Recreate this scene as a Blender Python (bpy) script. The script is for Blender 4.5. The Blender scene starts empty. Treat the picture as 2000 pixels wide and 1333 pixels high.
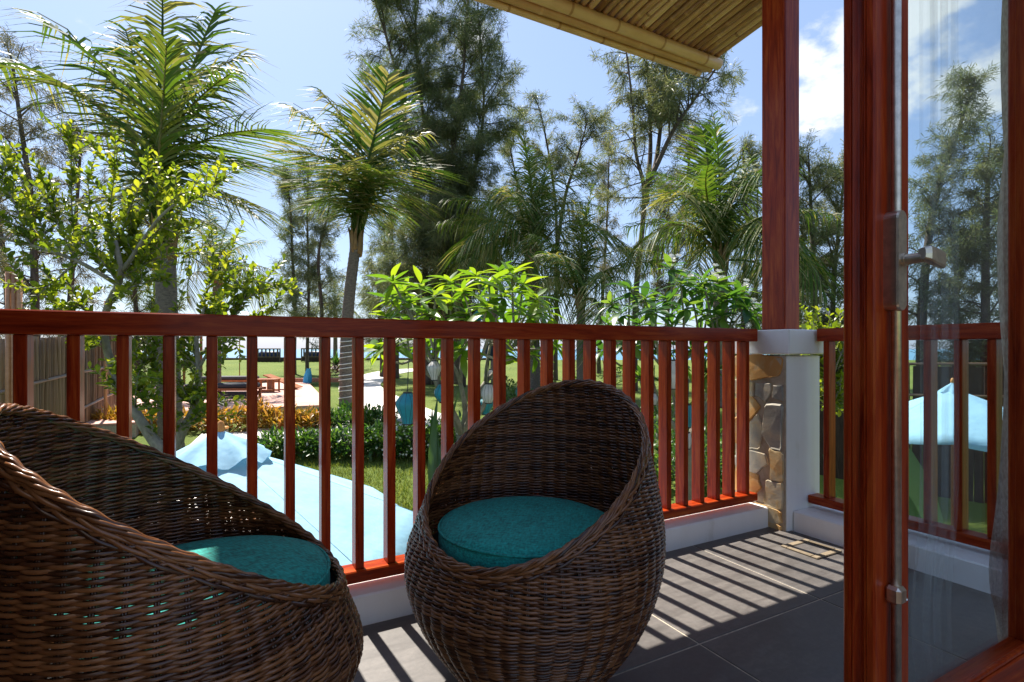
import bpy, bmesh, math, random
import numpy as np
from mathutils import Vector, Matrix
R = math.radians
rng = np.random.default_rng(7)
random.seed(7)
SC = bpy.context.scene
COL = SC.collection

# ------------------------------------------------------------------ camera, sky, sun, exposure
F, CX, HY, CAMZ = 1040.0, 1000.0, 682.0, 0.95
A = R(28.4)                                   # heading of the balcony front against the view
CA, SA = math.cos(A), math.sin(A)
cam = bpy.data.cameras.new('camera'); camo = bpy.data.objects.new('camera', cam); COL.objects.link(camo)
camo.location = (0, 0, CAMZ); camo.rotation_euler = (R(90), 0, 0)
cam.sensor_width = 36; cam.lens = F/2000*36; cam.shift_y = (HY-666.5)/2000
cam.clip_start = 0.02; cam.clip_end = 20000
SC.camera = camo
SUN_EL = R(54.5)
SUN_AZ = math.atan2(-0.541, 0.841)            # from +Y towards +X
w = bpy.data.worlds.new('World'); SC.world = w; w.use_nodes = True
SKY_STRENGTH = 0.054
SUN_STRENGTH = 3.7
sunl = bpy.data.lights.new('sun', 'SUN'); suno = bpy.data.objects.new('sun', sunl); COL.objects.link(suno)
sunl.energy = SUN_STRENGTH; sunl.angle = R(0.7); sunl.color = (1.0, 0.94, 0.85)
sd = Vector((math.sin(SUN_AZ)*math.cos(SUN_EL), math.cos(SUN_AZ)*math.cos(SUN_EL), math.sin(SUN_EL)))
suno.rotation_euler = sd.to_track_quat('Z', 'Y').to_euler()
vs = SC.view_settings
vs.view_transform = 'Standard'; vs.look = 'None'; vs.gamma = 1; vs.exposure = 1.72; vs.use_curve_mapping = False
SC.display_settings.display_device = 'sRGB'
SC.render.engine = 'CYCLES'
SC.cycles.use_denoising = True
SC.cycles.max_bounces = 10; SC.cycles.transparent_max_bounces = 12; SC.cycles.diffuse_bounces = 5; SC.cycles.glossy_bounces = 5
SC.cycles.sample_clamp_indirect = 6

def build_world():
    nt = w.node_tree; N = nt.nodes; L = nt.links; N.clear()
    out = N.new('ShaderNodeOutputWorld'); bg = N.new('ShaderNodeBackground')
    sky = N.new('ShaderNodeTexSky'); sky.sky_type = 'NISHITA'; sky.sun_disc = False
    sky.sun_elevation = SUN_EL; sky.sun_rotation = SUN_AZ
    sky.altitude = 0; sky.air_density = 1.0; sky.dust_density = 0.8; sky.ozone_density = 1.5
    tc = N.new('ShaderNodeTexCoord')
    # cumulus: noise on the view direction, lifted where the larger clouds stand
    mp = N.new('ShaderNodeMapping'); mp.inputs['Scale'].default_value = (1, 1, 1.7)
    L.new(tc.outputs['Generated'], mp.inputs[0])
    n1 = N.new('ShaderNodeTexNoise'); n1.inputs['Scale'].default_value = 9; n1.inputs['Detail'].default_value = 9; n1.inputs['Roughness'].default_value = .58
    L.new(mp.outputs[0], n1.inputs['Vector'])
    acc = None
    blobs = [((.60, 1, .50), .115, .40), ((.665, 1, .60), .10, .42), ((.54, 1, .46), .07, .32), ((.78, 1, .60), .13, .40), ((.86, 1, .50), .09, .36), ((.92, 1, .52), .08, .34), ((.70, 1, .50), .09, .30),
             ((-.07, 1, .61), .05, .27), ((.42, 1, .42), .06, .26),
             ((-1, .1, .45), .2, .36), ((-.7, -.8, .5), .22, .36), ((.3, -1, .4), .2, .36), ((1, -.6, .5), .2, .36), ((1, .3, .3), .16, .34)]
    for d, s, k in blobs:
        d = Vector(d).normalized()
        dv = N.new('ShaderNodeVectorMath'); dv.operation = 'DISTANCE'; dv.inputs[1].default_value = d
        L.new(tc.outputs['Generated'], dv.inputs[0])
        mr = N.new('ShaderNodeMapRange'); mr.interpolation_type = 'SMOOTHSTEP'
        mr.inputs['From Min'].default_value = s*1.25; mr.inputs['From Max'].default_value = 0
        mr.inputs['To Min'].default_value = 0; mr.inputs['To Max'].default_value = k
        L.new(dv.outputs['Value'], mr.inputs['Value'])
        if acc is None: acc = mr.outputs[0]
        else:
            ad = N.new('ShaderNodeMath'); ad.operation = 'MAXIMUM'
            L.new(acc, ad.inputs[0]); L.new(mr.outputs[0], ad.inputs[1]); acc = ad.outputs[0]
    ad = N.new('ShaderNodeMath'); ad.operation = 'ADD'; L.new(n1.outputs[0], ad.inputs[0]); L.new(acc, ad.inputs[1])
    mk = N.new('ShaderNodeMapRange'); mk.interpolation_type = 'SMOOTHSTEP'
    mk.inputs['From Min'].default_value = .66; mk.inputs['From Max'].default_value = .86
    L.new(ad.outputs[0], mk.inputs['Value'])
    mx = N.new('ShaderNodeMix'); mx.data_type = 'RGBA'
    L.new(mk.outputs[0], mx.inputs['Factor'])
    # thin veil that pales the blue
    veil = N.new('ShaderNodeMix'); veil.data_type = 'RGBA'; veil.inputs['Factor'].default_value = .5
    L.new(sky.outputs[0], veil.inputs['A']); veil.inputs['B'].default_value = (3.1, 4.3, 7.0, 1)
    L.new(veil.outputs['Result'], mx.inputs['A']); mx.inputs['B'].default_value = (6.4, 6.6, 6.9, 1)
    L.new(mx.outputs['Result'], bg.inputs['Color']); bg.inputs['Strength'].default_value = SKY_STRENGTH
    L.new(bg.outputs[0], out.inputs[0])
build_world()

# ------------------------------------------------------------------ helpers
def P(px, py, Y):
    return np.array([(px-CX)/F*Y, Y, CAMZ-(py-HY)/F*Y])
def UV(X, Y): return (CA*X+SA*Y, -SA*X+CA*Y)
def XY(u, v): return (CA*u-SA*v, SA*u+CA*v)
_TY = [-400, 3, 5, 7.5, 10, 12.5, 15, 20, 25, 30, 36, 42, 48, 60, 80, 120]
_TZ = [-2.3, -2.3, -1.9, -1.27, -.92, -.73, -.68, -.66, -.63, -.44, -.12, .06, -.05, -1.3, -4.5, -9]
def gz(x, y):
    x = np.asarray(x, float); y = np.asarray(y, float)
    z = np.interp(y, _TY, _TZ)
    k = np.clip((x-2.6)/2.0, 0, 1)*np.clip((14-y)/4, 0, 1)
    k = k*k*(3-2*k)
    return z*(1-k)+np.minimum(z, -2.15)*k + .02*np.sin(x*.9+y*.5)*np.clip((y-4)/4, 0, 1)

class MB:
    def __init__(self): self.v = []; self.f = {}; self.n = 0; self.uv = []
    def add(self, verts, faces, val=None):
        verts = np.asarray(verts, float).reshape(-1, 3)
        faces = np.asarray(faces, int)
        k = faces.shape[1]
        if val is None: val = rng.random()
        val = np.broadcast_to(np.asarray(val, float), (len(faces),))
        self.f.setdefault(k, []).append((faces+self.n, val))
        self.v.append(verts); self.n += len(verts)
        return self
    def box(self, c, s, b=0.0, rot=None, val=None):
        v, fq = _box(tuple(round(float(x), 5) for x in s), b)
        v = v.copy()
        if rot is not None: v = v @ np.array(rot).T
        v = v+np.asarray(c, float)
        if val is None: val = rng.random()
        for k, f in fq.items():
            self.f.setdefault(k, []).append((f+self.n, np.full(len(f), val)))
        self.v.append(v); self.n += len(v)
        return self
    def tube(self, pts, rad, sides=6, ref=(0, 0, 1), cap=True, val=None, closed=False):
        pts = np.asarray(pts, float); n = len(pts)
        rad = np.broadcast_to(np.asarray(rad, float), (n,))
        if closed: t = np.roll(pts, -1, 0)-np.roll(pts, 1, 0)
        else: t = np.gradient(pts, axis=0)
        t /= np.linalg.norm(t, axis=1, keepdims=True)+1e-12
        ref = np.broadcast_to(np.asarray(ref, float), (n, 3))
        a = np.cross(t, ref)
        ln = np.linalg.norm(a, axis=1, keepdims=True)
        a = np.where(ln < 1e-3, np.cross(t, np.array([1., .1, 0])), a)
        a /= np.linalg.norm(a, axis=1, keepdims=True)+1e-12
        b = np.cross(t, a)
        ang = np.arange(sides)/sides*2*math.pi
        v = pts[:, None]+rad[:, None, None]*(np.cos(ang)[None, :, None]*a[:, None]+np.sin(ang)[None, :, None]*b[:, None])
        v = v.reshape(-1, 3)
        m = n if closed else n-1
        i = np.arange(m)[:, None]; j = np.arange(sides)[None]
        i2 = (i+1) % n; j2 = (j+1) % sides
        f = np.stack([i*sides+j, i2*sides+j, i2*sides+j2, i*sides+j2], -1).reshape(-1, 4)
        if val is None: val = rng.random()
        base = self.n
        self.add(v, f, val)
        if cap and not closed:
            for off, rev in ((0, False), ((n-1)*sides, True)):
                fc = np.arange(sides)+off+base
                if rev: fc = fc[::-1]
                self.f.setdefault(sides, []).append((fc[None], np.array([val if np.isscalar(val) else 0.5])))
        return self
    def lathe(self, prof, sides=24, c=(0, 0, 0), val=None, flute=None):
        prof = np.asarray(prof, float); n = len(prof)
        th = np.arange(sides)/sides*2*math.pi
        rr = prof[:, 0][:, None]*(1 if flute is None else flute(th)[None])
        v = np.stack([rr*np.cos(th), rr*np.sin(th), np.broadcast_to(prof[:, 1][:, None], (n, sides))], -1).reshape(-1, 3)+np.asarray(c, float)
        i = np.arange(n-1)[:, None]; j = np.arange(sides)[None]; j2 = (j+1) % sides
        f = np.stack([i*sides+j, i*sides+j2, (i+1)*sides+j2, (i+1)*sides+j], -1).reshape(-1, 4)
        return self.add(v, f, val)
    def grid(self, Pts, val=None):                 # (n,m,3)
        Pts = np.asarray(Pts, float); n, m = Pts.shape[:2]
        i = np.arange(n-1)[:, None]; j = np.arange(m-1)[None]
        f = np.stack([i*m+j, (i+1)*m+j, (i+1)*m+j+1, i*m+j+1], -1).reshape(-1, 4)
        return self.add(Pts.reshape(-1, 3), f, val)
    def mesh(self, name, mat, smooth=False):
        me = bpy.data.meshes.new(name)
        V = np.concatenate(self.v) if self.v else np.zeros((0, 3))
        me.vertices.add(len(V)); me.vertices.foreach_set('co', V.astype(np.float32).ravel())
        loops = []; starts = []; tot = []; vals = []; pos = 0
        for k, lst in self.f.items():
            f = np.concatenate([x for x, _ in lst]); vv = np.concatenate([y for _, y in lst])
            loops.append(f.ravel()); starts.append(pos+np.arange(len(f))*k); tot.append(np.full(len(f), k)); vals.append(vv)
            pos += f.size
        lo = np.concatenate(loops).astype(np.int32)
        me.loops.add(len(lo)); me.loops.foreach_set('vertex_index', lo)
        st = np.concatenate(starts).astype(np.int32)
        me.polygons.add(len(st)); me.polygons.foreach_set('loop_start', st)
        try: me.polygons.foreach_set('loop_total', np.concatenate(tot).astype(np.int32))
        except Exception: pass
        me.polygons.foreach_set('use_smooth', np.full(len(st), bool(smooth)))
        at = me.attributes.new('rnd', 'FLOAT', 'FACE'); at.data.foreach_set('value', np.concatenate(vals).astype(np.float32))
        me.update(calc_edges=True); me.validate()
        if mat: me.materials.append(mat)
        return me
    def build(self, name, mat, parent=None, smooth=False, frame=None, kind=None):
        return link(name, self.mesh(name, mat, smooth), parent, frame, kind)

_bc = {}
def _box(s, b):
    key = (s, b)
    if key in _bc: return _bc[key]
    bm = bmesh.new(); bmesh.ops.create_cube(bm, size=1)
    for q in bm.verts: q.co = Vector((q.co.x*s[0], q.co.y*s[1], q.co.z*s[2]))
    if b > 0: bmesh.ops.bevel(bm, geom=bm.edges[:], offset=min(b, min(s)*.45), segments=1, affect='EDGES')
    bm.verts.index_update()
    v = np.array([q.co[:] for q in bm.verts]); fq = {}
    for f in bm.faces: fq.setdefault(len(f.verts), []).append([q.index for q in f.verts])
    fq = {k: np.array(x) for k, x in fq.items()}
    bm.free(); _bc[key] = (v, fq)
    return _bc[key]

def link(name, me, parent=None, frame=None, kind=None):
    o = bpy.data.objects.new(name, me); COL.objects.link(o)
    if parent is not None: o.parent = parent
    elif frame == 'b': o.rotation_euler = (0, 0, A)
    if kind: o['kind'] = kind
    return o
def thing(name, label, cat, loc=(0, 0, 0), rz=0, group=None):
    o = bpy.data.objects.new(name, None); COL.objects.link(o)
    o.empty_display_size = .1
    o.location = tuple(float(x) for x in loc); o.rotation_euler = (0, 0, rz)
    return tag(o, label, cat, group)
def bthing(name, label, cat, u, v, z=0, group=None):
    x, y = XY(u, v); return thing(name, label, cat, (x, y, z), A, group)
def tag(o, label, cat, group=None):
    o['label'] = label; o['category'] = cat
    if group: o['group'] = group
    return o
def dup(o, parent=None):
    c = o.copy(); COL.objects.link(c)
    if parent is not None: c.parent = parent
    for ch in o.children: dup(ch, c)
    return c
def place(name, me, parent, M):
    o = bpy.data.objects.new(name, me); COL.objects.link(o); o.parent = parent
    o.matrix_basis = M
    return o

# ------------------------------------------------------------------ materials
def new_mat(name):
    m = bpy.data.materials.new(name); m.use_nodes = True
    nt = m.node_tree; b = nt.nodes['Principled BSDF']
    return m, nt, b
def nd(nt, t, **kw):
    n = nt.nodes.new('ShaderNode'+t)
    for k, v in kw.items():
        if k in n.inputs: n.inputs[k].default_value = v
        else: setattr(n, k, v)
    return n
def ramp(nt, fac, stops):
    r = nt.nodes.new('ShaderNodeValToRGB'); nt.links.new(fac, r.inputs[0])
    e = r.color_ramp.elements
    while len(e) < len(stops): e.new(.5)
    for el, (p, c) in zip(e, stops): el.position = p; el.color = (*c, 1)
    return r.outputs[0]
def coords(nt, scale=(1, 1, 1), kind='Object'):
    tc = nd(nt, 'TexCoord'); mp = nd(nt, 'Mapping'); mp.inputs['Scale'].default_value = scale
    nt.links.new(tc.outputs[kind], mp.inputs[0]); return mp.outputs[0]
def noise(nt, vec, scale, detail=6, rough=.55, dist=0):
    n = nd(nt, 'TexNoise', Scale=scale, Detail=detail, Roughness=rough, Distortion=dist)
    nt.links.new(vec, n.inputs['Vector']); return n.outputs[0]
def bump(nt, b, h, strength, dist=.01):
    n = nd(nt, 'Bump', Strength=strength, Distance=dist); nt.links.new(h, n.inputs['Height'])
    nt.links.new(n.outputs[0], b.inputs['Normal'])
def math2(nt, op, a, b):
    n = nd(nt, 'Math', operation=op)
    for i, x in enumerate((a, b)):
        if isinstance(x, (int, float)): n.inputs[i].default_value = x
        else: nt.links.new(x, n.inputs[i])
    return n.outputs[0]
def rnd_out(nt, both=True):
    at = nd(nt, 'Attribute'); at.attribute_name = 'rnd'
    if not both: return at.outputs['Fac']
    oi = nd(nt, 'ObjectInfo')
    return math2(nt, 'FRACT', math2(nt, 'ADD', at.outputs['Fac'], oi.outputs['Random']), 0)

def wood(name, dark, mid, light, scale, rough=.28, coat=.6, bmp=.05):
    m, nt, b = new_mat(name)
    oi = nd(nt, 'ObjectInfo'); tc = nd(nt, 'TexCoord')
    add = nd(nt, 'VectorMath', operation='ADD'); nt.links.new(tc.outputs['Object'], add.inputs[0])
    sc = nd(nt, 'VectorMath', operation='SCALE'); sc.inputs[0].default_value = (7, 3, 5); nt.links.new(oi.outputs['Random'], sc.inputs['Scale'])
    nt.links.new(sc.outputs[0], add.inputs[1])
    mp = nd(nt, 'Mapping'); mp.inputs['Scale'].default_value = scale; nt.links.new(add.outputs[0], mp.inputs[0])
    n1 = noise(nt, mp.outputs[0], 3, 8, .6, 1.2); n2 = noise(nt, mp.outputs[0], 26, 4, .6)
    f = math2(nt, 'ADD', math2(nt, 'MULTIPLY', n1, .75), math2(nt, 'MULTIPLY', n2, .25))
    c = ramp(nt, f, [(.32, dark), (.5, mid), (.7, light)])
    nt.links.new(c, b.inputs['Base Color'])
    rr = nd(nt, 'MapRange'); rr.inputs['To Min'].default_value = rough-.06; rr.inputs['To Max'].default_value = rough+.12
    nt.links.new(n2, rr.inputs['Value']); nt.links.new(rr.outputs[0], b.inputs['Roughness'])
    b.inputs['Coat Weight'].default_value = coat*.2; b.inputs['Coat Roughness'].default_value = .12; b.inputs['Specular IOR Level'].default_value = .12
    bump(nt, b, f, bmp, .004)
    return m
WD, WM, WL = (.12, .009, .002), (.30, .030, .005), (.46, .088, .014)
M_woodz = wood('varnished_wood_vertical', WD, WM, WL, (14, 14, 1.0))
M_woodx = wood('varnished_wood_along', WD, WM, WL, (1.0, 14, 14))
M_woody = wood('varnished_wood_side', WD, WM, WL, (14, 1.0, 14))
M_deckwood = wood('teak', (.16, .05, .02), (.30, .11, .045), (.42, .19, .09), (2, 9, 9), .5, .1, .1)
M_greywood = wood('weathered_wood', (.05, .035, .025), (.11, .08, .055), (.2, .15, .1), (9, 9, 1), .7, 0, .3)
M_oldwood = wood('dark_fence_wood', (.018, .012, .009), (.04, .026, .018), (.075, .05, .034), (9, 9, 1), .75, 0, .3)

def stonemat(name, stops, scale=9, rough=.75, bmp=.5):
    m, nt, b = new_mat(name)
    v = coords(nt); r = rnd_out(nt)
    n1 = noise(nt, v, scale, 9, .65, .6); n2 = noise(nt, v, scale*6, 6, .6)
    f = math2(nt, 'ADD', math2(nt, 'MULTIPLY', n1, .8), math2(nt, 'MULTIPLY', math2(nt, 'SUBTRACT', r, .4), .55))
    c = ramp(nt, f, stops); nt.links.new(c, b.inputs['Base Color'])
    b.inputs['Roughness'].default_value = rough; b.inputs['Specular IOR Level'].default_value = .1
    bump(nt, b, math2(nt, 'ADD', n1, math2(nt, 'MULTIPLY', n2, .3)), bmp*.6, .008)
    return m
M_stone = stonemat('split_stone', [(.22, (.26, .25, .22)), (.38, (.42, .38, .31)), (.5, (.55, .46, .32)), (.6, (.60, .42, .21)), (.72, (.58, .30, .10))], 8)
M_mortar = stonemat('sandy_mortar', [(.3, (.42, .34, .24)), (.7, (.60, .50, .38))], 20, .9, .4)
M_drain = stonemat('dusty_mortar', [(.3, (.14, .11, .075)), (.7, (.24, .19, .13))], 20, .9, .4)
M_rock = stonemat('pale_rubble', [(.3, (.20, .18, .15)), (.7, (.42, .38, .32))], 5, .85, .5)
def plaster():
    m, nt, b = new_mat('white_paint_plaster')
    v = coords(nt); n1 = noise(nt, v, 3, 8, .65); n2 = noise(nt, v, 60, 4, .6); n3 = noise(nt, coords(nt, (14, 14, 1.2)), 1.0, 6, .6)
    c = ramp(nt, math2(nt, 'ADD', math2(nt, 'MULTIPLY', n1, .6), math2(nt, 'MULTIPLY', n3, .4)), [(.26, (.60, .55, .47)), (.40, (.82, .80, .77)), (.7, (.88, .87, .85))])
    nt.links.new(c, b.inputs['Base Color']); b.inputs['Roughness'].default_value = .55
    bump(nt, b, math2(nt, 'ADD', n1, math2(nt, 'MULTIPLY', n2, .25)), .25, .006)
    return m
M_plaster = plaster()
def tilemat():
    m, nt, b = new_mat('slate_floor_tile')
    v = coords(nt, (1, 1, 1)); r = rnd_out(nt)
    n1 = noise(nt, coords(nt, (2.2, 9, 1)), 2.2, 9, .65, .8); n2 = noise(nt, v, 70, 5, .7)
    n3 = noise(nt, v, 2.6, 5, .6)
    f = math2(nt, 'ADD', math2(nt, 'ADD', math2(nt, 'MULTIPLY', n1, .45), math2(nt, 'MULTIPLY', n2, .25)), math2(nt, 'ADD', math2(nt, 'MULTIPLY', n3, .25), math2(nt, 'MULTIPLY', r, .08)))
    c = ramp(nt, f, [(.36, (.058, .051, .047)), (.52, (.092, .082, .075)), (.70, (.155, .138, .125))])
    nt.links.new(c, b.inputs['Base Color'])
    rr = nd(nt, 'MapRange'); rr.inputs['To Min'].default_value = .34; rr.inputs['To Max'].default_value = .62; nt.links.new(n1, rr.inputs['Value'])
    nt.links.new(rr.outputs[0], b.inputs['Roughness'])
    bump(nt, b, f, .22, .004); return m
M_tile = tilemat()
def plain(name, c, rough=.5, metal=0, var=.15, scale=30, bmp=.0):
    m, nt, b = new_mat(name)
    n1 = noise(nt, coords(nt), scale, 5, .6)
    lo = tuple(x*(1-var) for x in c); hi = tuple(min(1, x*(1+var)) for x in c)
    nt.links.new(ramp(nt, n1, [(.3, lo), (.7, hi)]), b.inputs['Base Color'])
    b.inputs['Roughness'].default_value = rough; b.inputs['Metallic'].default_value = metal
    if bmp: bump(nt, b, n1, bmp, .005)
    return m
M_grout = plain('pale_grout', (.42, .36, .28), .85, 0, .25, 40, .2)
M_steel = plain('brushed_steel', (.66, .57, .46), .36, 1, .2, 60, .04)
M_screw = plain('screw_steel', (.7, .66, .6), .2, 1)
M_roomwall = plain('room_wall_paint', (.42, .36, .29), .7)
M_darkwall = plain('dark_timber_lining', (.035, .018, .012), .6)
M_concrete = plain('pale_concrete', (.56, .53, .48), .85, 0, .14, 4, .2)
M_dark = plain('dark_plastic', (.02, .02, .022), .5)
M_rope = plain('white_light_cable', (.75, .74, .7), .5)
M_matt = plain('charcoal_mattress', (.035, .035, .042), .8, 0, .2, 40, .2)
M_bluebag = plain('blue_cloth', (.05, .36, .62), .8)
M_plug = plain('bollard_metal', (.16, .15, .13), .5)
M_orange = plain('bollard_cap', (.55, .24, .06), .5)
M_pot = plain('painted_brick', (.42, .17, .09), .7, 0, .3, 12, .3)

def wicker():
    m, nt, b = new_mat('brown_resin_wicker')
    at = nd(nt, 'Attribute'); at.attribute_name = 'rnd'
    n1 = noise(nt, coords(nt), 7, 5, .6); n2 = noise(nt, coords(nt), 60, 3, .6)
    f = math2(nt, 'ADD', math2(nt, 'MULTIPLY', at.outputs['Fac'], .55), math2(nt, 'MULTIPLY', math2(nt, 'ADD', n1, n2), .28))
    nt.links.new(ramp(nt, f, [(.25, (.028, .0095, .004)), (.5, (.082, .028, .010)), (.8, (.21, .082, .028))]), b.inputs['Base Color'])
    b.inputs['Roughness'].default_value = .24; b.inputs['Specular IOR Level'].default_value = .55
    return m
M_wicker = wicker()
def fabric(name, lo, hi, sc=(1, 1, 1), fine=260, bmp=.5):
    m, nt, b = new_mat(name)
    v = coords(nt, sc)
    n1 = noise(nt, v, fine, 2, .5); n2 = noise(nt, coords(nt), 9, 5, .6); n3 = noise(nt, coords(nt, (sc[1], sc[0], sc[2])), fine, 2, .5)
    f = math2(nt, 'ADD', math2(nt, 'MULTIPLY', math2(nt, 'ADD', n1, n3), .42), math2(nt, 'MULTIPLY', n2, .16))
    nt.links.new(ramp(nt, f, [(.36, lo), (.62, hi)]), b.inputs['Base Color'])
    b.inputs['Roughness'].default_value = .85; b.inputs['Sheen Weight'].default_value = .04
    bump(nt, b, math2(nt, 'ADD', n1, n3), bmp, .003)
    return m
M_cushion = fabric('teal_woven_cushion', (.001, .105, .09), (.005, .34, .285), (1, .3, 1), 190)
M_linen = fabric('beige_linen', (.42, .36, .28), (.66, .58, .47), (1, 1, .3), 200)
def translucent(m, nt, b, colsock, w, tint=(1, 1, 1)):
    tr = nd(nt, 'BsdfTranslucent'); mx = nd(nt, 'MixShader')
    mul = nd(nt, 'Mix', data_type='RGBA', blend_type='MULTIPLY'); mul.inputs['Factor'].default_value = 1
    nt.links.new(colsock, mul.inputs['A']); mul.inputs['B'].default_value = (*tint, 1)
    nt.links.new(mul.outputs['Result'], tr.inputs[0])
    mx.inputs[0].default_value = w
    nt.links.new(b.outputs[0], mx.inputs[1]); nt.links.new(tr.outputs[0], mx.inputs[2])
    nt.links.new(mx.outputs[0], nt.nodes['Material Output'].inputs[0])
def canvas(name, lo, hi):
    m, nt, b = new_mat(name)
    n1 = noise(nt, coords(nt), 2.5, 6, .6)
    c = ramp(nt, n1, [(.3, lo), (.7, hi)]); nt.links.new(c, b.inputs['Base Color']); b.inputs['Roughness'].default_value = .8
    n2 = noise(nt, coords(nt), 6, 3, .5)
    bump(nt, b, n2, .25, .05)
    translucent(m, nt, b, c, .25)
    return m
M_canvas = canvas('light_blue_canvas', (.29, .55, .72), (.36, .62, .78))
M_canvasw = canvas('pale_canvas', (.55, .72, .78), (.66, .8, .84))
def lantern_mat(name, c):
    m, nt, b = new_mat(name)
    n1 = noise(nt, coords(nt), 14, 4, .6)
    cc = ramp(nt, n1, [(.3, tuple(x*.85 for x in c)), (.7, c)]); nt.links.new(cc, b.inputs['Base Color']); b.inputs['Roughness'].default_value = .45
    b.inputs['Sheen Weight'].default_value = .3
    translucent(m, nt, b, cc, .4); return m
M_lteal = lantern_mat('teal_silk', (.03, .36, .47)); M_lwhite = lantern_mat('white_silk', (.78, .75, .76)); M_lnavy = lantern_mat('navy_silk', (.012, .05, .16))

def leafmat(name, stops, trans=.45, rough=.4, tint=(1, 1, 1), spec=.5, nsc=6):
    m, nt, b = new_mat(name)
    r = rnd_out(nt); n = noise(nt, coords(nt), nsc, 4, .6)
    f = math2(nt, 'ADD', math2(nt, 'MULTIPLY', r, .75), math2(nt, 'MULTIPLY', n, .25))
    c = ramp(nt, f, stops); nt.links.new(c, b.inputs['Base Color']); b.inputs['Roughness'].default_value = rough
    b.inputs['Specular IOR Level'].default_value = spec
    translucent(m, nt, b, c, trans, tint); return m
M_frond = leafmat('palm_leaflet', [(.08, (.034, .08, .014)), (.45, (.085, .145, .024)), (.7, (.17, .18, .05)), (.9, (.36, .30, .18))], .42, .5, (1.3, 1.3, .5), .2)
M_needle = leafmat('casuarina_needle', [(.1, (.07, .10, .04)), (.5, (.15, .18, .075)), (.9, (.25, .235, .12))], .5, .5, (1.1, 1.1, .8))
M_needlebr = leafmat('dry_casuarina_needle', [(.1, (.08, .085, .045)), (.5, (.15, .145, .075)), (.9, (.24, .20, .12))], .42, .5, (1.1, 1.05, .8))
M_almond = leafmat('glossy_small_leaf', [(.08, (.045, .085, .014)), (.5, (.125, .185, .022)), (.9, (.25, .28, .04))], .5, .38, (2.0, 1.8, .55), .4)
M_plum = leafmat('lime_plumeria_leaf', [(.1, (.05, .13, .018)), (.5, (.10, .20, .022)), (.9, (.19, .28, .03))], .55, .35, (1.9, 1.65, .5))
M_plumd = leafmat('green_plumeria_leaf', [(.1, (.020, .07, .018)), (.5, (.05, .13, .026)), (.9, (.12, .20, .05))], .5, .35, (1.8, 1.6, .6))
M_hedge = leafmat('hedge_leaf', [(.1, (.02, .065, .015)), (.5, (.05, .12, .025)), (.85, (.10, .17, .04))], .45, .4, (1.5, 1.5, .6))
M_croton = leafmat('croton_leaf', [(.1, (.12, .10, .015)), (.45, (.36, .22, .022)), (.75, (.50, .27, .06)), (.95, (.30, .08, .04))], .45, .4, (1.2, 1.1, .6))
M_grassb = leafmat('grass_blade', [(.1, (.06, .10, .018)), (.5, (.10, .15, .025)), (.9, (.20, .22, .06))], .4, .5, (1.4, 1.3, .5))
M_redleaf = leafmat('red_cordyline', [(.2, (.10, .03, .02)), (.6, (.22, .07, .03)), (.9, (.30, .18, .06))], .4, .4)
M_petal = leafmat('white_petal', [(.2, (.72, .68, .55)), (.8, (.82, .8, .74))], .3, .5)
M_banana = leafmat('broad_leaf', [(.1, (.02, .06, .015)), (.5, (.04, .10, .022)), (.9, (.08, .15, .04))], .38, .35, (1.4, 1.35, .6))
def bark(name, lo, hi, zs=1.0, bmp=.6):
    m, nt, b = new_mat(name)
    n1 = noise(nt, coords(nt, (1, 1, zs)), 14, 8, .65, .5)
    nt.links.new(ramp(nt, n1, [(.3, lo), (.68, hi)]), b.inputs['Base Color']); b.inputs['Roughness'].default_value = .85
    bump(nt, b, n1, bmp, .03); return m
M_bark = bark('casuarina_bark', (.035, .024, .018), (.12, .085, .065), .25)
M_palmbark = bark('palm_bark', (.075, .058, .045), (.20, .16, .125), 2.2)
M_sheath = bark('palm_sheath', (.12, .07, .03), (.28, .17, .07), .4)
M_petiole = bark('palm_petiole', (.10, .13, .03), (.24, .25, .07), .4, .2)
M_greybark = bark('grey_smooth_bark', (.13, .115, .09), (.30, .27, .22), .6, .3)
def bamboo(name, lo, mid, hi, axis):
    m, nt, b = new_mat(name)
    r = rnd_out(nt); sc = [10, 10, 10]; sc[axis] = .8
    n1 = noise(nt, coords(nt, sc), 2.5, 6, .6); n2 = noise(nt, coords(nt), 5, 5, .6)
    f = math2(nt, 'ADD', math2(nt, 'MULTIPLY', r, .4), math2(nt, 'MULTIPLY', math2(nt, 'ADD', n1, n2), .3))
    nt.links.new(ramp(nt, f, [(.25, lo), (.5, mid), (.75, hi)]), b.inputs['Base Color']); b.inputs['Roughness'].default_value = .42
    return m
M_bambooy = bamboo('dry_bamboo', (.23, .085, .032), (.48, .235, .11), (.66, .39, .22), 1)
M_bamboox = bamboo('dry_bamboo_eave', (.29, .11, .04), (.50, .245, .115), (.66, .39, .22), 0)
M_bambooz = bamboo('old_bamboo', (.06, .032, .016), (.15, .082, .04), (.26, .165, .09), 2)

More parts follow.
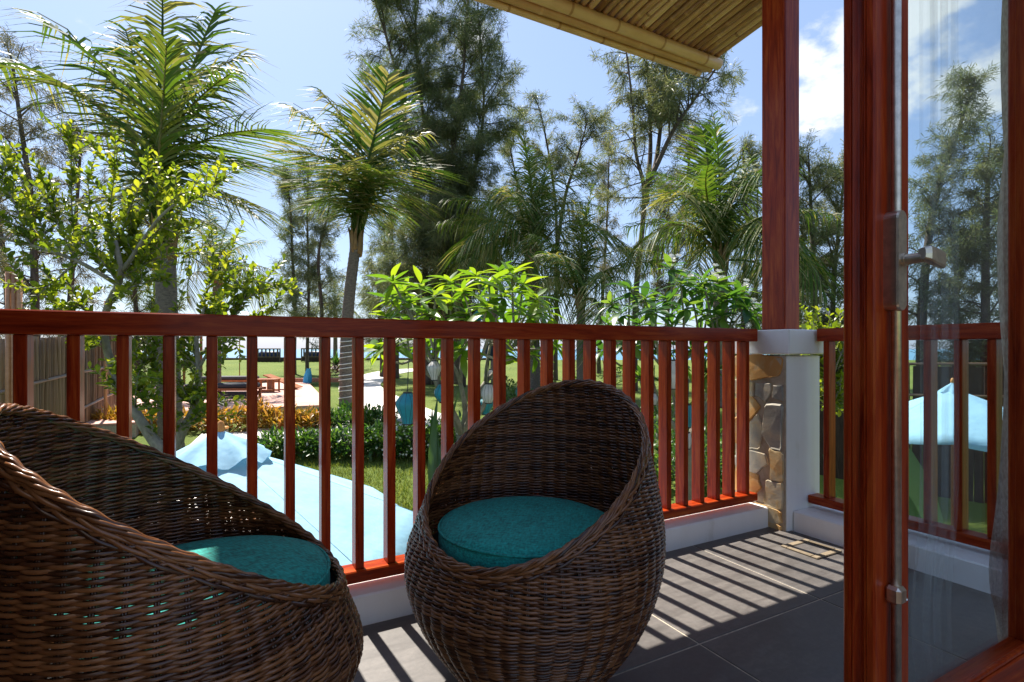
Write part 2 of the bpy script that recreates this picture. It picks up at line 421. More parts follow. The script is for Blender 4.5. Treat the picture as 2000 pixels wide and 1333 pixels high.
def glass():
    m, nt, b = new_mat('tinted_door_glass')
    nt.nodes.remove(b)
    tr = nd(nt, 'BsdfTransparent'); tr.inputs[0].default_value = (.89, .945, .955, 1)
    gl = nd(nt, 'BsdfGlossy'); gl.inputs['Roughness'].default_value = .01
    lw = nd(nt, 'LayerWeight', Blend=.5); mx = nd(nt, 'MixShader')
    fr = math2(nt, 'ADD', math2(nt, 'MULTIPLY', math2(nt, 'POWER', lw.outputs['Facing'], 5.0), .9), .03)
    nt.links.new(fr, mx.inputs[0]); nt.links.new(tr.outputs[0], mx.inputs[1]); nt.links.new(gl.outputs[0], mx.inputs[2])
    nt.links.new(mx.outputs[0], nt.nodes['Material Output'].inputs[0]); return m
M_glass = glass()
def sheer():
    m, nt, b = new_mat('sheer_net')
    tr = nd(nt, 'BsdfTransparent'); mx = nd(nt, 'MixShader')
    n1 = noise(nt, coords(nt, (40, 40, .3)), 2, 4, .6)
    mr = nd(nt, 'MapRange'); mr.inputs['From Min'].default_value = .3; mr.inputs['From Max'].default_value = .7
    mr.inputs['To Min'].default_value = .01; mr.inputs['To Max'].default_value = .17
    nt.links.new(n1, mr.inputs['Value']); nt.links.new(mr.outputs[0], mx.inputs[0])
    b.inputs['Base Color'].default_value = (.6, .62, .62, 1); b.inputs['Roughness'].default_value = .9
    nt.links.new(tr.outputs[0], mx.inputs[1]); nt.links.new(b.outputs[0], mx.inputs[2])
    nt.links.new(mx.outputs[0], nt.nodes['Material Output'].inputs[0]); return m
M_sheer = sheer()
def groundmat():
    m, nt, b = new_mat('lawn_grass')
    v = coords(nt); n1 = noise(nt, v, .35, 6, .6); n2 = noise(nt, v, 9, 8, .7); n3 = noise(nt, coords(nt, (1, .5, 1)), 60, 4, .7)
    f = math2(nt, 'ADD', math2(nt, 'MULTIPLY', n1, .35), math2(nt, 'ADD', math2(nt, 'MULTIPLY', n2, .35), math2(nt, 'MULTIPLY', n3, .3)))
    c = ramp(nt, f, [(.34, (.055, .085, .014)), (.5, (.105, .145, .022)), (.64, (.17, .19, .04)), (.8, (.24, .21, .09))])
    nt.links.new(c, b.inputs['Base Color']); b.inputs['Roughness'].default_value = .9; b.inputs['Specular IOR Level'].default_value = .15
    bump(nt, b, math2(nt, 'ADD', n2, n3), .6, .05)
    return m
M_ground = groundmat()
def seamat():
    m, nt, b = new_mat('sea_water')
    n1 = noise(nt, coords(nt, (.05, .3, 1)), 1.2, 6, .6); n2 = noise(nt, coords(nt, (.02, .05, 1)), .4, 4, .6)
    nt.links.new(ramp(nt, n2, [(.3, (.035, .15, .24)), (.7, (.05, .20, .30))]), b.inputs['Base Color'])
    b.inputs['Roughness'].default_value = .3; bump(nt, b, n1, .5, .4); return m
M_sea = seamat()
def terrmat():
    m, nt, b = new_mat('terracotta_paving')
    r = rnd_out(nt); n1 = noise(nt, coords(nt), 6, 7, .65)
    f = math2(nt, 'ADD', math2(nt, 'MULTIPLY', r, .35), math2(nt, 'MULTIPLY', n1, .65))
    nt.links.new(ramp(nt, f, [(.3, (.42, .22, .17)), (.7, (.58, .34, .27))]), b.inputs['Base Color']); b.inputs['Roughness'].default_value = .8
    bump(nt, b, n1, .2, .01); return m
M_terr = terrmat()

# ------------------------------------------------------------------ setting: ground, sea
def build_ground():
    xs = np.concatenate([np.linspace(-400, -60, 18), np.linspace(-55, -16, 20), np.linspace(-15, 15, 76), np.linspace(16, 60, 20), np.linspace(80, 400, 17)])
    ys = np.concatenate([np.linspace(-400, -10, 20), np.linspace(-8, 30, 110), np.linspace(31, 120, 70)])
    Xg, Yg = np.meshgrid(xs, ys, indexing='ij')
    MB().grid(np.stack([Xg, Yg, gz(Xg, Yg)], -1)).build('ground', M_ground, smooth=True, kind='structure')
    q = MB(); q.add([(-9000, 50, -3.3), (9000, 50, -3.3), (9000, 15000, -3.3), (-9000, 15000, -3.3)], [(0, 1, 2, 3)])
    q.build('sea', M_sea, kind='structure')
build_ground()
def strip(name, pts, width, mat, lift=.03, n=40):
    pts = np.array(pts, float); t = np.linspace(0, len(pts)-1, n); i = np.clip(t.astype(int), 0, len(pts)-2); fr = (t-i)[:, None]
    p0 = pts[np.clip(i-1, 0, None)]; p1 = pts[i]; p2 = pts[i+1]; p3 = pts[np.clip(i+2, None, len(pts)-1)]
    c = .5*(2*p1+(p2-p0)*fr+(2*p0-5*p1+4*p2-p3)*fr**2+(-p0+3*p1-3*p2+p3)*fr**3)
    d = np.gradient(c, axis=0); d /= np.linalg.norm(d, axis=1, keepdims=True); nn = np.stack([-d[:, 1], d[:, 0]], 1)
    W = np.broadcast_to(np.asarray(width, float), (n,))
    g = []
    for s in (-1, -.5, 0, .5, 1):
        q = c+nn*(s*W/2)[:, None]; g.append(np.stack([q[:, 0], q[:, 1], gz(q[:, 0], q[:, 1])+lift], 1))
    g = np.array(g)
    lo = g[[0, -1]].copy(); lo[..., 2] -= .15
    g = np.concatenate([lo[:1], g, lo[1:]])
    return MB().grid(g).build(name, mat, smooth=False, kind='structure')
def GP(px, py):
    Y = 12.0
    for _ in range(60):
        z = float(gz((px-CX)/F*Y, Y)); Y = .7*Y+.3*max(3.5, (CAMZ-z)*F/max(py-HY, 3))
    return ((px-CX)/F*Y, Y)
strip('garden_path', [GP(860, 850), GP(760, 796), GP(715, 770), GP(705, 752), GP(740, 733), GP(800, 724), GP(900, 722)], [1.7]*40, M_concrete)

# terrace of paving tiles
TZ0 = -.58
def build_terrace():
    base = thing('paved_terrace', 'flat pink tiled sun terrace with dark loungers beyond the yellow bushes', 'terrace', (-8.5, 18, TZ0))
    e1 = np.array([-4.9, 14.4]); e2 = np.array([-9.7, 25.2])       # right edge in the world
    d = (e2-e1)/np.linalg.norm(e2-e1); nrm = np.array([-d[1], d[0]])
    me = MB().box((0, 0, 0), (.985, .985, .05), .006).mesh('paving_tile', M_terr)
    ang = math.atan2(d[1], d[0]); L = np.linalg.norm(e2-e1)
    pts = []
    for i in range(-4, int(L)):
        for j in range(0, 9):
            c = e1+d*(i+.5)+nrm*(j+.5)
            if c[1] < 11.2 or c[1] > 25.5 or c[0] < -16: continue
            if i < 0 and j < 2-i*.6: continue
            pts.append(c)
            o = place('paving_tile', me, base, Matrix.Translation((c[0]+8.5, c[1]-18, 0)) @ Matrix.Rotation(ang, 4, 'Z'))
    b = MB()
    for c in pts: b.box((c[0]+8.5, c[1]-18, -.16), (1.0, 1.0, .27), 0, Matrix.Rotation(ang, 3, 'Z'))
    b.build('terrace_bed', M_grout, base)
    return d, nrm, e2
TD, TN, TE2 = build_terrace()

# front walk of concrete slabs behind the white-flowered hedge
def build_walk():
    a = np.array(GP(380, 868)); c = np.array(GP(730, 838))
    t = thing('concrete_walk', 'pale concrete slab walk between the yellow bushes and the low green hedge', 'path', (*((a+c)/2), float(gz(*((a+c)/2)))))
    d = (c-a)/np.linalg.norm(c-a); n = int(np.linalg.norm(c-a)/1.0)
    me = MB().box((0, 0, 0), (.985, 1.5, .08), .01).mesh('slab', M_concrete)
    for i in range(n):
        q = a+d*(i+.5); o = place('slab', me, t, Matrix.Translation((q[0]-t.location.x, q[1]-t.location.y, float(gz(*q))+.03-t.location.z)) @ Matrix.Rotation(math.atan2(d[1], d[0]), 4, 'Z'))
build_walk()

# ------------------------------------------------------------------ balcony shell
def build_balcony():
    # slab and outer stone face under the kerb
    s = MB().box((1.1, .95, -.32), (3.6, 2.3, .56)).build('balcony_slab', M_mortar, frame='b', kind='structure')
    MB().box((1.1, .6, -1.45), (3.2, 1.4, 1.7)).build('building_base', M_plaster, frame='b', kind='structure')
    fl = MB().box((1.0, 1.0, -.0105), (3.3, 2.0, .03)).build('balcony_floor', M_grout, frame='b', kind='structure')
    me = MB().box((0, 0, 0), (.633, .633, .014), .0015).mesh('floor_tile', M_tile)
    for i in range(-4, 2):
        for j in range(-3, 2):
            u0 = 1.338+.64*i; v0 = 1.214+.64*j
            uu = min(u0+.64, 2.598); vv = min(v0+.64, 1.838); vl = max(v0, .45)
            if uu-u0 < .05 or vv-vl < .05 or u0 < -1.3: continue
            if uu-u0 > .63 and vv-vl > .63: o = place('floor_tile', me, fl, Matrix.Translation((u0+.32, v0+.32, 0)))
            else:
                MB().box(((u0+uu)/2, (vl+vv)/2, 0), (uu-u0-.007, vv-vl-.007, .014), .0015).build('floor_tile', M_tile, fl)
    # kerbs
    k = MB().box((1.0, 1.985, .05), (3.1, .29, .118), .006).build('kerb_wall', M_plaster, frame='b')
    tag(k, 'low white plastered kerb under the long front railing', 'kerb')
    k2 = MB().box((2.725, .87, .05), (.25, 1.74, .118), .006).build('kerb_wall', M_plaster, frame='b')
    tag(k2, 'low white kerb under the side railing behind the glass door', 'kerb')
    # row of ledge stones beyond the front kerb
    lt = bthing('stone_ledge', 'row of brown ledge stones just outside the front kerb', 'ledge', 1.0, 2.22, -.02)
    sm = [MB().box((0, 0, 0), (.062+.01*q, .17, .06), .012).mesh('ledge_stone', M_stone) for q in range(3)]
    for i in range(40):
        place('ledge_stone', sm[i % 3], lt, Matrix.Translation((-1.6+i*.08, rng.normal()*.006, rng.normal()*.006)) @ Matrix.Rotation(rng.normal()*.06, 4, 'Z'))
    # drain
    d = bthing('floor_drain', 'square floor drain with a raised mortar rim in the dark tiles', 'drain', 2.43, 1.535, .0075)
    r = MB()
    for c, s2 in (((0, .075, 0), (.19, .03, .008)), ((0, -.075, 0), (.19, .03, .008)), ((.08, 0, 0), (.03, .12, .008)), ((-.08, 0, 0), (.03, .12, .008))): r.box((c[0], c[1], .003), s2, .003)
    r.build('rim', M_drain, d)
    g = MB().box((0, 0, .001), (.126, .116, .004), .001); g.build('cover', M_tile, d)
build_balcony()

def stones_pillar():
    t = bthing('stone_pillar', 'white plastered corner pillar faced with split stone and a white cap', 'pillar', 2.69, 1.9, 0)
    MB().box((.006, 0, .45), (.288, .314, .93), .006).build('plaster_core', M_plaster, t)
    MB().box((.010, .0, .987), (.335, .372, .13), .006).build('cap', M_plaster, t)
    MB().box((-.1395, -.002, .455), (.006, .306, .92)).build('mortar_bed', M_mortar, t)
    # irregular stones on the face towards -u : coordinates (s along v, z)
    poly = [[(.0, .80), (.12, .78), (.27, .815), (.29, .90), (.15, .92), (.01, .91)],
            [(.01, .70), (.12, .69), (.125, .77), (.0, .775)], [(.135, .70), (.20, .67), (.23, .72), (.22, .765), (.14, .765)], [(.24, .69), (.295, .68), (.295, .76), (.245, .755)],
            [(.0, .60), (.09, .55), (.165, .64), (.11, .69), (.0, .67)], [(.175, .50), (.225, .43), (.285, .43), (.295, .66), (.20, .65)],
            [(.0, .43), (.055, .40), (.065, .50), (.02, .57), (.0, .56)], [(.07, .40), (.16, .41), (.185, .52), (.15, .60), (.075, .52)],
            [(.0, .30), (.14, .275), (.21, .34), (.19, .39), (.03, .40)], [(.225, .26), (.295, .26), (.295, .41), (.22, .42)],
            [(.0, .16), (.09, .13), (.17, .20), (.15, .27), (.01, .29)], [(.185, .12), (.285, .115), (.295, .25), (.205, .255)],
            [(.0, .085), (.09, .075), (.10, .12), (.02, .15)], [(.115, .05), (.2, .03), (.285, .045), (.28, .105), (.13, .115)],
            [(.13, -.0), (.22, -.005), (.285, .0), (.285, .032), (.15, .038)]]
    for p in poly:
        p = np.array(p); c = p.mean(0); p = c+(p-c)*1.05
        # round the outline off with small random offsets
        q = []
        for i in range(len(p)):
            a, b2 = p[i], p[(i+1) % len(p)]
            q += [a*.93+b2*.07+rng.normal(0, .002, 2), (a+b2)/2+rng.normal(0, .004, 2), a*.07+b2*.93+rng.normal(0, .002, 2)]
        q = np.array(q); n = len(q); th = .007+.006*rng.random()
        s = .153-q[:, 0]                                  # v local: first in the list is far (rail side)
        ring0 = np.stack([np.full(n, -.139), s, q[:, 1]], 1)
        ring1 = np.stack([np.full(n, -.1425-th*.8), s, q[:, 1]], 1)
        c3 = ring1.mean(0)
        ring2 = c3+(ring1-c3)*.93; ring2[:, 0] = -.1425-th+(ring2[:, 1]-c3[1])*rng.normal()*.04+(ring2[:, 2]-c3[2])*rng.normal()*.04
        ctr = ring2.mean(0, keepdims=True); ctr[0, 0] -= .0015*rng.random()
        V = np.concatenate([ring0, ring1, ring2, ctr]); i = np.arange(n); j = (i+1) % n
        b = MB(); vl = rng.random()
        b.add(V, np.concatenate([np.stack([i, j, n+j, n+i], 1), np.stack([n+i, n+j, 2*n+j, 2*n+i], 1)]), vl)
        b.f.setdefault(3, []).append((np.stack([2*n+i, 2*n+j, np.full(n, 3*n)], 1), np.full(n, vl)))
        b.build('stone', M_stone, t)
    po = MB().box((0, 0, 0), (.125, .14, 2.9), .006).build('wooden_post', M_woodz, None)
    x, y = XY(2.594+.0625, 1.78+.07); po.location = (x, y, 1.053+1.45); po.rotation_euler = (0, 0, A)
    tag(po, 'tall square red varnished timber post standing on the pillar cap', 'post')
stones_pillar()

def build_rail():
    t = bthing('balcony_railing', 'long red varnished timber railing of the front with square balusters', 'railing', .5, 1.93, 0)
    MB().box((.21, 0, 1.0235), (3.62, .09, .067), .004).build('top_rail', M_woodx, t)
    MB().box((.21, -.005, .155), (3.62, .08, .042), .004).build('bottom_rail', M_woodx, t)
    me = MB().box((0, 0, 0), (.030, .060, .814), .0025).mesh('baluster', M_woodz)
    for i in range(-7, 27):
        u = -.486+.1132*i
        place('baluster', me, t, Matrix.Translation((u-.5, 0, .5830)))
    t2 = bthing('side_railing', 'short red timber side railing seen past the pillar and through the door glass', 'railing', 2.78, .9, 0)
    MB().box((0, -.08, 1.0235), (.085, 1.76, .067), .004).build('top_rail', M_woody, t2)
    MB().box((-.012, -.06, .155), (.085, 1.8, .042), .004).build('bottom_rail', M_woody, t2)
    me2 = MB().box((0, 0, 0), (.060, .030, .814), .0025).mesh('baluster', M_woodz)
    for i in range(15):
        place('baluster', me2, t2, Matrix.Translation((0, 1.657-.113*i-.9, .5830)))
build_rail()

def build_facade():
    wl = MB().box((-1.55, .62, 1.6), (2.55, .14, 3.4)).build('facade_wall', M_darkwall, frame='b'); tag(wl, 'dark timber clad facade wall left of the balcony doorway', 'wall')
    pw = MB().box((-.70, 1.34, 1.6), (.12, 1.28, 3.2)).build('added_shade_wall', M_darkwall, frame='b'); tag(pw, 'added unseen dark wall that shades the left end of the balcony', 'wall')  # out of view, added to darken the left end of railing and chair
    li = MB().box((1.2, .62, 2.85), (2.95, .12, .75)).build('door_lintel', M_woodx, frame='b', kind='structure')
    MB().box((.5, -1.2, -.03), (5.2, 3.25, .05)).build('room_floor', M_deckwood, frame='b', kind='structure')
    wr = MB().box((3.0, -.95, 1.4), (.1, 3.2, 2.9)).build('room_wall', M_roomwall, frame='b'); tag(wr, 'beige painted side wall of the room behind the door leaf', 'wall')
    wr = MB().box((-2.0, -.9, 1.4), (.1, 2.9, 2.9)).build('room_wall', M_roomwall, frame='b'); tag(wr, 'beige painted wall of the room on the dark side', 'wall')
build_facade()

def build_door():
    u0, v0 = 1.0746, .5557; H = 2.42; LG = .635
    t = bthing('glazed_door', 'red timber sliding door leaf with tinted glass and a steel espagnolette', 'door', u0, v0, .02)
    # stile with stepped, fluted closing edge (plan profile extruded)
    def extr(prof, z0, z1, name, mat):
        prof = np.array(prof, float); n = len(prof)
        V = np.concatenate([np.c_[prof, np.full(n, z0)], np.c_[prof, np.full(n, z1)]]); i = np.arange(n); j = (i+1) % n
        b = MB(); b.add(V, np.stack([i, j, n+j, n+i], 1), .5)
        b.f.setdefault(n, []).append((np.stack([i[::-1], n+i]), np.array([.5, .5])))
        return b.build(name, mat, t)
    cv = [(.004-.004*math.cos(q), .0+.0) for q in (0,)]
    groove = [(.0+.010*math.sin(math.pi*s), .018+.022*s) for s in np.linspace(0, 1, 9)]
    prof = [(.003, 0), (0, .003), (0, .014), (.003, .016)]+groove+[(.003, .042), (0, .044), (0, .049), (.006, .051), (.006, .059), (.009, .062), (.12, .062), (.12, 0)]
    extr(prof[::-1], 0, H, 'stile', M_woodz)
    MB().box((.12+LG+.06, .031, H/2), (.12, .062, H), .003).build('stile', M_woodz, t)
    MB().box((.12+LG/2, .031, .085), (LG, .058, .17), .003).build('door_rail', M_woodx, t)
    MB().box((.12+LG/2, .031, H-.06), (LG, .058, .12), .003).build('door_rail', M_woodx, t)
    gb = MB()
    for c, s in (((.126, .012, 1.235), (.012, .012, 2.13)), ((.114+LG, .012, 1.235), (.012, .012, 2.13)), ((.12+LG/2, .012, .176), (LG-.024, .012, .012))): gb.box(c, s, .003)
    gb.build('glazing_bead', M_woodz, t)
    MB().box((.12+LG/2, .034, 1.235), (LG, .006, 2.13)).build('glass_pane', M_glass, t)
    # rod, plate, lever
    zz = np.linspace(.05, H-.05, 3)
    MB().tube(np.stack([np.full(3, .050), np.full(3, -.0125), zz], 1), .0085, 14, (0, 1, 0)).build('locking_rod', M_steel, t, True)
    def plate(cx, cz, w, h, d, name, seg=10):
        r = w/2; out = []
        for k in range(seg+1): a = math.pi*k/seg; out.append((cx+r*math.cos(a), cz+h/2-r+r*math.sin(a)))
        for k in range(seg+1): a = math.pi+math.pi*k/seg; out.append((cx+r*math.cos(a), cz-h/2+r+r*math.sin(a)))
        q = np.array(out); n = len(q); c = q.mean(0)
        rings = [np.c_[q[:, 0], np.full(n, 0.0), q[:, 1]], np.c_[q[:, 0], np.full(n, -d+.004), q[:, 1]],
                 np.c_[c[0]+(q[:, 0]-c[0])*.93, np.full(n, -d), cz+(q[:, 1]-cz)*.985]]
        i = np.arange(n); j = (i+1) % n; b = MB(); V = np.concatenate(rings)
        b.add(V, np.concatenate([np.stack([i, j, n+j, n+i], 1), np.stack([n+i, n+j, 2*n+j, 2*n+i], 1)]), .5)
        b.f.setdefault(n, []).append(((2*n+i)[None], np.array([.5])))
        return b
    zc = .95-(514-682)/F*1.03-.02
    pl = plate(.045, zc, .031, .190, .026, 'plate').build('lock_plate', M_steel, t, False)
    sc = MB().lathe([(0, -.0025), (.0022, -.0022), (.0033, 0)][::-1], 10)
    sv = sc.mesh('screw', M_screw, True)
    for du, dz in ((-.010, .080), (.010, .080), (-.010, -.080), (.010, -.080)):
        place('screw', sv, pl, Matrix.Translation((.045+du*.8, -.0262, zc+dz)) @ Matrix.Rotation(R(90), 4, 'X'))
    zl = .95-(508-682)/F*1.0-.02
    lv = MB()
    lv.tube([(.047, -.024, zl), (.047, -.058, zl)], .0095, 16)
    lv.tube([(.047, -.024, zl), (.047, -.031, zl)], .0125, 16)
    pth = np.array([(.039, -.060, zl+.006), (.050, -.063, zl+.006), (.066, -.065, zl+.003), (.082, -.066, zl), (.097, -.066, zl-.003)])
    ang = np.linspace(0, 2*math.pi, 12, endpoint=False)
    rings = []
    for i, p in enumerate(pth):
        hy = [.006, .0085, .0075, .007, .007][i]; hz = [.010, .0145, .016, .016, .0155][i]
        ca = np.sign(np.cos(ang))*np.abs(np.cos(ang))**.5; sa = np.sign(np.sin(ang))*np.abs(np.sin(ang))**.5
        rings.append(np.stack([np.full(12, p[0]), p[1]+hy*ca, p[2]+hz*sa], 1))
    V = np.concatenate(rings); nn = 12; i = np.arange(4)[:, None]; j = np.arange(12)[None]; j2 = (j+1) % 12
    lv.add(V, np.stack([i*nn+j, i*nn+j2, (i+1)*nn+j2, (i+1)*nn+j], -1).reshape(-1, 4), .5)
    base = lv.n-len(V)
    for off in (0, 48): lv.f.setdefault(12, []).append(((np.arange(12)+off+base)[None], np.array([.5])))
    lv.build('door_handle', M_steel, t)
    zg = .95-(1152-682)/F*1.03-.02
    gu = MB().box((.047, -.013, zg), (.030, .028, .034), .006).build('rod_guide', M_steel, t)
    for du in (-.002, .010):
        place('screw', sv, gu, Matrix.Translation((.047+du, -.0272, zg-.006)) @ Matrix.Rotation(R(90), 4, 'X'))
    # linen curtain bunched behind the leaf, and a sheer net
    cu = []
    zs = np.linspace(.06, 2.35, 60); ks = np.linspace(0, 1, 40)
    for z in zs:
        bul = .055*math.exp(-((z-.31)/.15)**2)
        l = 1.985-bul*1.7; row = []
        for k in ks:
            u = l+k*.26
            row.append((u, .665+.022*math.sin(k*26+1.5*math.sin(z*2.1))+.01*math.sin(k*60+z*5)-.03*bul*10*math.exp(-((k-.1)/.2)**2), z))
        cu.append(row)
    cu = MB().grid(cu).build('curtain', M_linen, frame='b', smooth=True)
    tag(cu, 'beige linen curtain bunched beside the far door stile', 'curtain')
    sh = []
    for z in np.linspace(.05, 2.35, 30):
        sh.append([(1.585+k*.17-.05*math.exp(-((z-.25)/.2)**2), .70+.014*math.sin(k*19+.6*z), z) for k in np.linspace(0, 1, 40)])
    sh = MB().grid(sh).build('sheer_curtain', M_sheer, frame='b', smooth=True)
    tag(sh, 'thin grey sheer curtain hanging behind the door glass', 'curtain')
build_door()

# ------------------------------------------------------------------ bamboo roof
def build_roof():
    Yc = 5.46
    c = P(1388, 132, Yc); u1, v1 = UV(c[0], c[1]); z1 = c[2]
    t = bthing('bamboo_roof', 'bamboo pole eave roof sloping out over the balcony', 'roof', u1, v1, z1)
    L = 3.6; sl = -.105
    def bam(mb, a, b, r, sides=8, node=.42):
        a = np.array(a, float); b = np.array(b, float); ln = np.linalg.norm(b-a); ph = rng.random()*node
        ts = [0]; s = ph
        rr = [r]
        while s < ln-.02:
            if s > .02:
                ts += [s-.012, s, s+.012]; rr += [r, r*1.09, r]
            s += node*(.85+.3*rng.random())
        ts.append(ln); rr.append(r*.97)
        pts = a+(b-a)*(np.array(ts)/ln)[:, None]
        pts[:, 2] += .006*np.sin(np.array(ts)/ln*math.pi)*rng.normal()
        rr = np.array(rr); base = .25+.75*rng.random(); nodes = np.abs(rr-r*1.09) < 1e-9
        sv = np.where(nodes[:-1] | nodes[1:], base-.75, base)
        mb.tube(pts, rr, sides, (0.3, 0.2, 1), val=np.repeat(sv, sides))
    U0 = -4.6
    i = 0; u = -.03
    while u > U0:
        r = .029+.006*rng.random(); b = MB()
        bam(b, (u, .0-.02*rng.random(), .06), (u, -L, .06-L*sl), r)
        b.build('bamboo_pole', M_bambooy, t, True); u -= r*2+.013; i += 1
    for r, dv, dz, e in ((.054, -.078, .0, .03), (.036, -.015, -.03, -.02), (.032, .055, -.062, -.10), (.034, .06, .008, .0)):
        b = MB(); bam(b, (e, dv, dz), (U0, dv, dz), r, 10, .55); b.build('eave_bamboo', M_bamboox, t, True)
    for dv in (-1.7, -3.2):
        b = MB(); bam(b, (-.05, dv, .15-dv*0-dv*-sl*-1+.02), (U0, dv, .17+dv*sl), .04, 8); b.build('purlin', M_bamboox, t, True)
    MB().add([(.02, .1, .12), (.02, -L, .12-L*sl), (U0, -L, .12-L*sl), (U0, .1, .12), (.02, .1, .20), (.02, -L, .20-L*sl), (U0, -L, .20-L*sl), (U0, .1, .20)],
             [(0, 1, 2, 3), (7, 6, 5, 4), (0, 4, 5, 1), (3, 2, 6, 7), (0, 3, 7, 4), (1, 5, 6, 2)]).build('thatch', M_bambooz, t)
build_roof()

# ------------------------------------------------------------------ wicker chairs
PROF = np.array([(0, .17), (.03, .205), (.075, .243), (.12, .275), (.17, .306), (.23, .333), (.29, .352), (.36, .365), (.44, .364), (.55, .347), (.66, .336), (.75, .321), (.85, .298), (.95, .26)])
def prof_r(z): 
    zz = np.linspace(0, .95, 200); rr = np.interp(zz, PROF[:, 0], PROF[:, 1])
    k = np.ones(9)/9; rr = np.convolve(np.pad(rr, 4, 'edge'), k, 'valid')
    return np.interp(z, zz, rr)
def rim_z(th):                                   # opening faces +X
    s = (1-np.cos(th))/2
    return .401+.413*s+.008*np.exp(-(1-s)/.10)
TILT = .037
def curl(z, rzv, th):                            # the shell draws in towards its rim, most at the front
    k = np.clip((z-(rzv-.17))/.17, 0, 1); return 1-.17*(1+np.cos(th))/2*k*k*(3-2*k)
def lean(z): return -TILT*np.maximum(0, np.asarray(z)-.2)
def build_chair():
    t = thing('wicker_chair', '', 'chair', (0, 0, 0), 0, 'round wicker egg chairs')
    NS = 52; S = NS*4
    th = np.arange(S)/S*2*math.pi
    mb = MB()
    rz = rim_z(th)
    zs = []; z = .006
    while z < .83:
        zs.append(z)
        dr = (prof_r(z+.01)-prof_r(z))/.01
        z += .0049/math.sqrt(1+dr*dr)
    for i, z0 in enumerate(zs):
        zz = z0+.0005*np.sin(th*7+i)+.0005*rng.normal()
        ok = zz < rz-.012
        r = prof_r(zz)*curl(zz, rz, th)+.0044*np.sin(th*NS/2+math.pi*i+.0)+.0006*np.sin(th*31+i*1.7)
        pts = np.stack([r*np.cos(th)+lean(zz), r*np.sin(th), zz], 1)
        ref = np.stack([np.cos(th), np.sin(th), np.zeros(S)], 1)
        val = rng.random()
        if ok.all(): mb.tube(pts, .0043, 5, ref, closed=True, val=val)
        else:
            st = np.where(ok & ~np.roll(ok, 1))[0]
            for s in st:
                n = 0
                while ok[(s+n) % S]: n += 1
                idx = (s+np.arange(n)) % S
                if n > 3: mb.tube(pts[idx], .0043, 5, ref[idx], cap=False, val=val)
    mb.build('weave', M_wicker, t, True, kind='stuff')
    sk = MB()
    for k in range(NS):
        a = (k+.5)/NS*2*math.pi; top = rim_z(a)
        for da in (-.006, .006):
            z = np.linspace(.0, top, 16); r = prof_r(z)*curl(z, top, a)
            sk.tube(np.stack([r*np.cos(a+da)+lean(z), r*np.sin(a+da), z], 1), .0028, 5, (math.cos(a), math.sin(a), 0), val=.3*rng.random())
    sk.build('stakes', M_wicker, t, True, kind='stuff')
    # plaited rim
    S2 = 360; t2 = np.arange(S2)/S2*2*math.pi
    rm = MB()
    for k in range(7):
        ph = k/7*2*math.pi; tw = 9
        rho = .0072+.0016*np.sin(t2*NS+ph)
        z = rim_z(t2)-.004+rho*1.15*np.sin(tw*t2+ph)
        r = prof_r(rim_z(t2)-.006)*curl(rim_z(t2), rim_z(t2), t2)+rho*.9*np.cos(tw*t2+ph)-.001
        rm.tube(np.stack([r*np.cos(t2)+lean(z), r*np.sin(t2), z], 1), .0042, 5, (0, 0, 1), closed=True, val=rng.random())
    for k in range(3):                         # wrapping rows under the rim on the outside
        z = rim_z(t2)-.014-.0078*k; r = prof_r(z)*curl(z, rim_z(t2), t2)+.0045+.0035*np.sin(t2*NS/2+math.pi*k)
        rm.tube(np.stack([r*np.cos(t2)+lean(z), r*np.sin(t2), z], 1), .0043, 5, np.stack([np.cos(t2), np.sin(t2), 0*t2], 1), closed=True, val=rng.random())
    rm.build('rim_braid', M_wicker, t, True, kind='stuff')
    sp = MB().lathe([(.001, .350), (.318, .350), (.318, .360), (.001, .360)], 40, c=(-.012, 0, 0)); sp.build('seat_deck', M_dark, t)
    fr = MB(); fr.tube(np.stack([.165*np.cos(t2[::6]), .165*np.sin(t2[::6]), np.full(60, .006)], 1), .006, 6, (0, 0, 1), closed=True); fr.build('base_ring', M_dark, t, True)
    cu = thing('seat_cushion', '', 'cushion', (0, 0, 0), 0, 'round teal seat cushions')
    pr = [(.001, .347), (.222, .347), (.242, .351), (.249, .362), (.251, .385), (.250, .408), (.244, .423), (.228, .432), (.17, .440), (.1, .4445), (.001, .446)]
    MB().lathe(pr, 64, flute=lambda a: 1+.006*np.sin(5*a)+.004*np.sin(9*a+1)).build('cushion_body', M_cushion, cu, True)
    pp = MB()
    for rr, z in ((.2495, .4185), (.2495, .355)): pp.tube(np.stack([rr*np.cos(t2[::4])*(1+.006*np.sin(5*t2[::4])), rr*np.sin(t2[::4])*(1+.006*np.sin(5*t2[::4])), np.full(90, z)], 1), .0035, 6, (0, 0, 1), closed=True)
    pp.build('piping', M_cushion, cu, True)
    return t, cu
chair, cush = build_chair()
def put_chair(c, k, xy, face, lab, labc):
    c.location = (*xy, .0075); c.rotation_euler = (0, 0, face); c['label'] = lab
    k.location = (xy[0]+.02*math.cos(face), xy[1]+.02*math.sin(face), .0075+.018); k.rotation_euler = (0, 0, face+.4); k['label'] = labc
chair2, cush2 = dup(chair), dup(cush)
chair.scale = cush.scale = (1.01, 1.01, 1.01)
put_chair(chair, cush, (.055, 1.554), -2.181, 'whole brown wicker egg chair with its back to the railing near the pillar', 'teal cushion in the whole chair, with a diagonal light streak')
chair2.scale = cush2.scale = (1.01, 1.01, 1.01)
put_chair(chair2, cush2, (-.684, 1.157), .47, 'dark wicker egg chair cut off by the picture edge, opening towards the other chair', 'teal cushion in the cut off dark chair, its edge beside the railing')

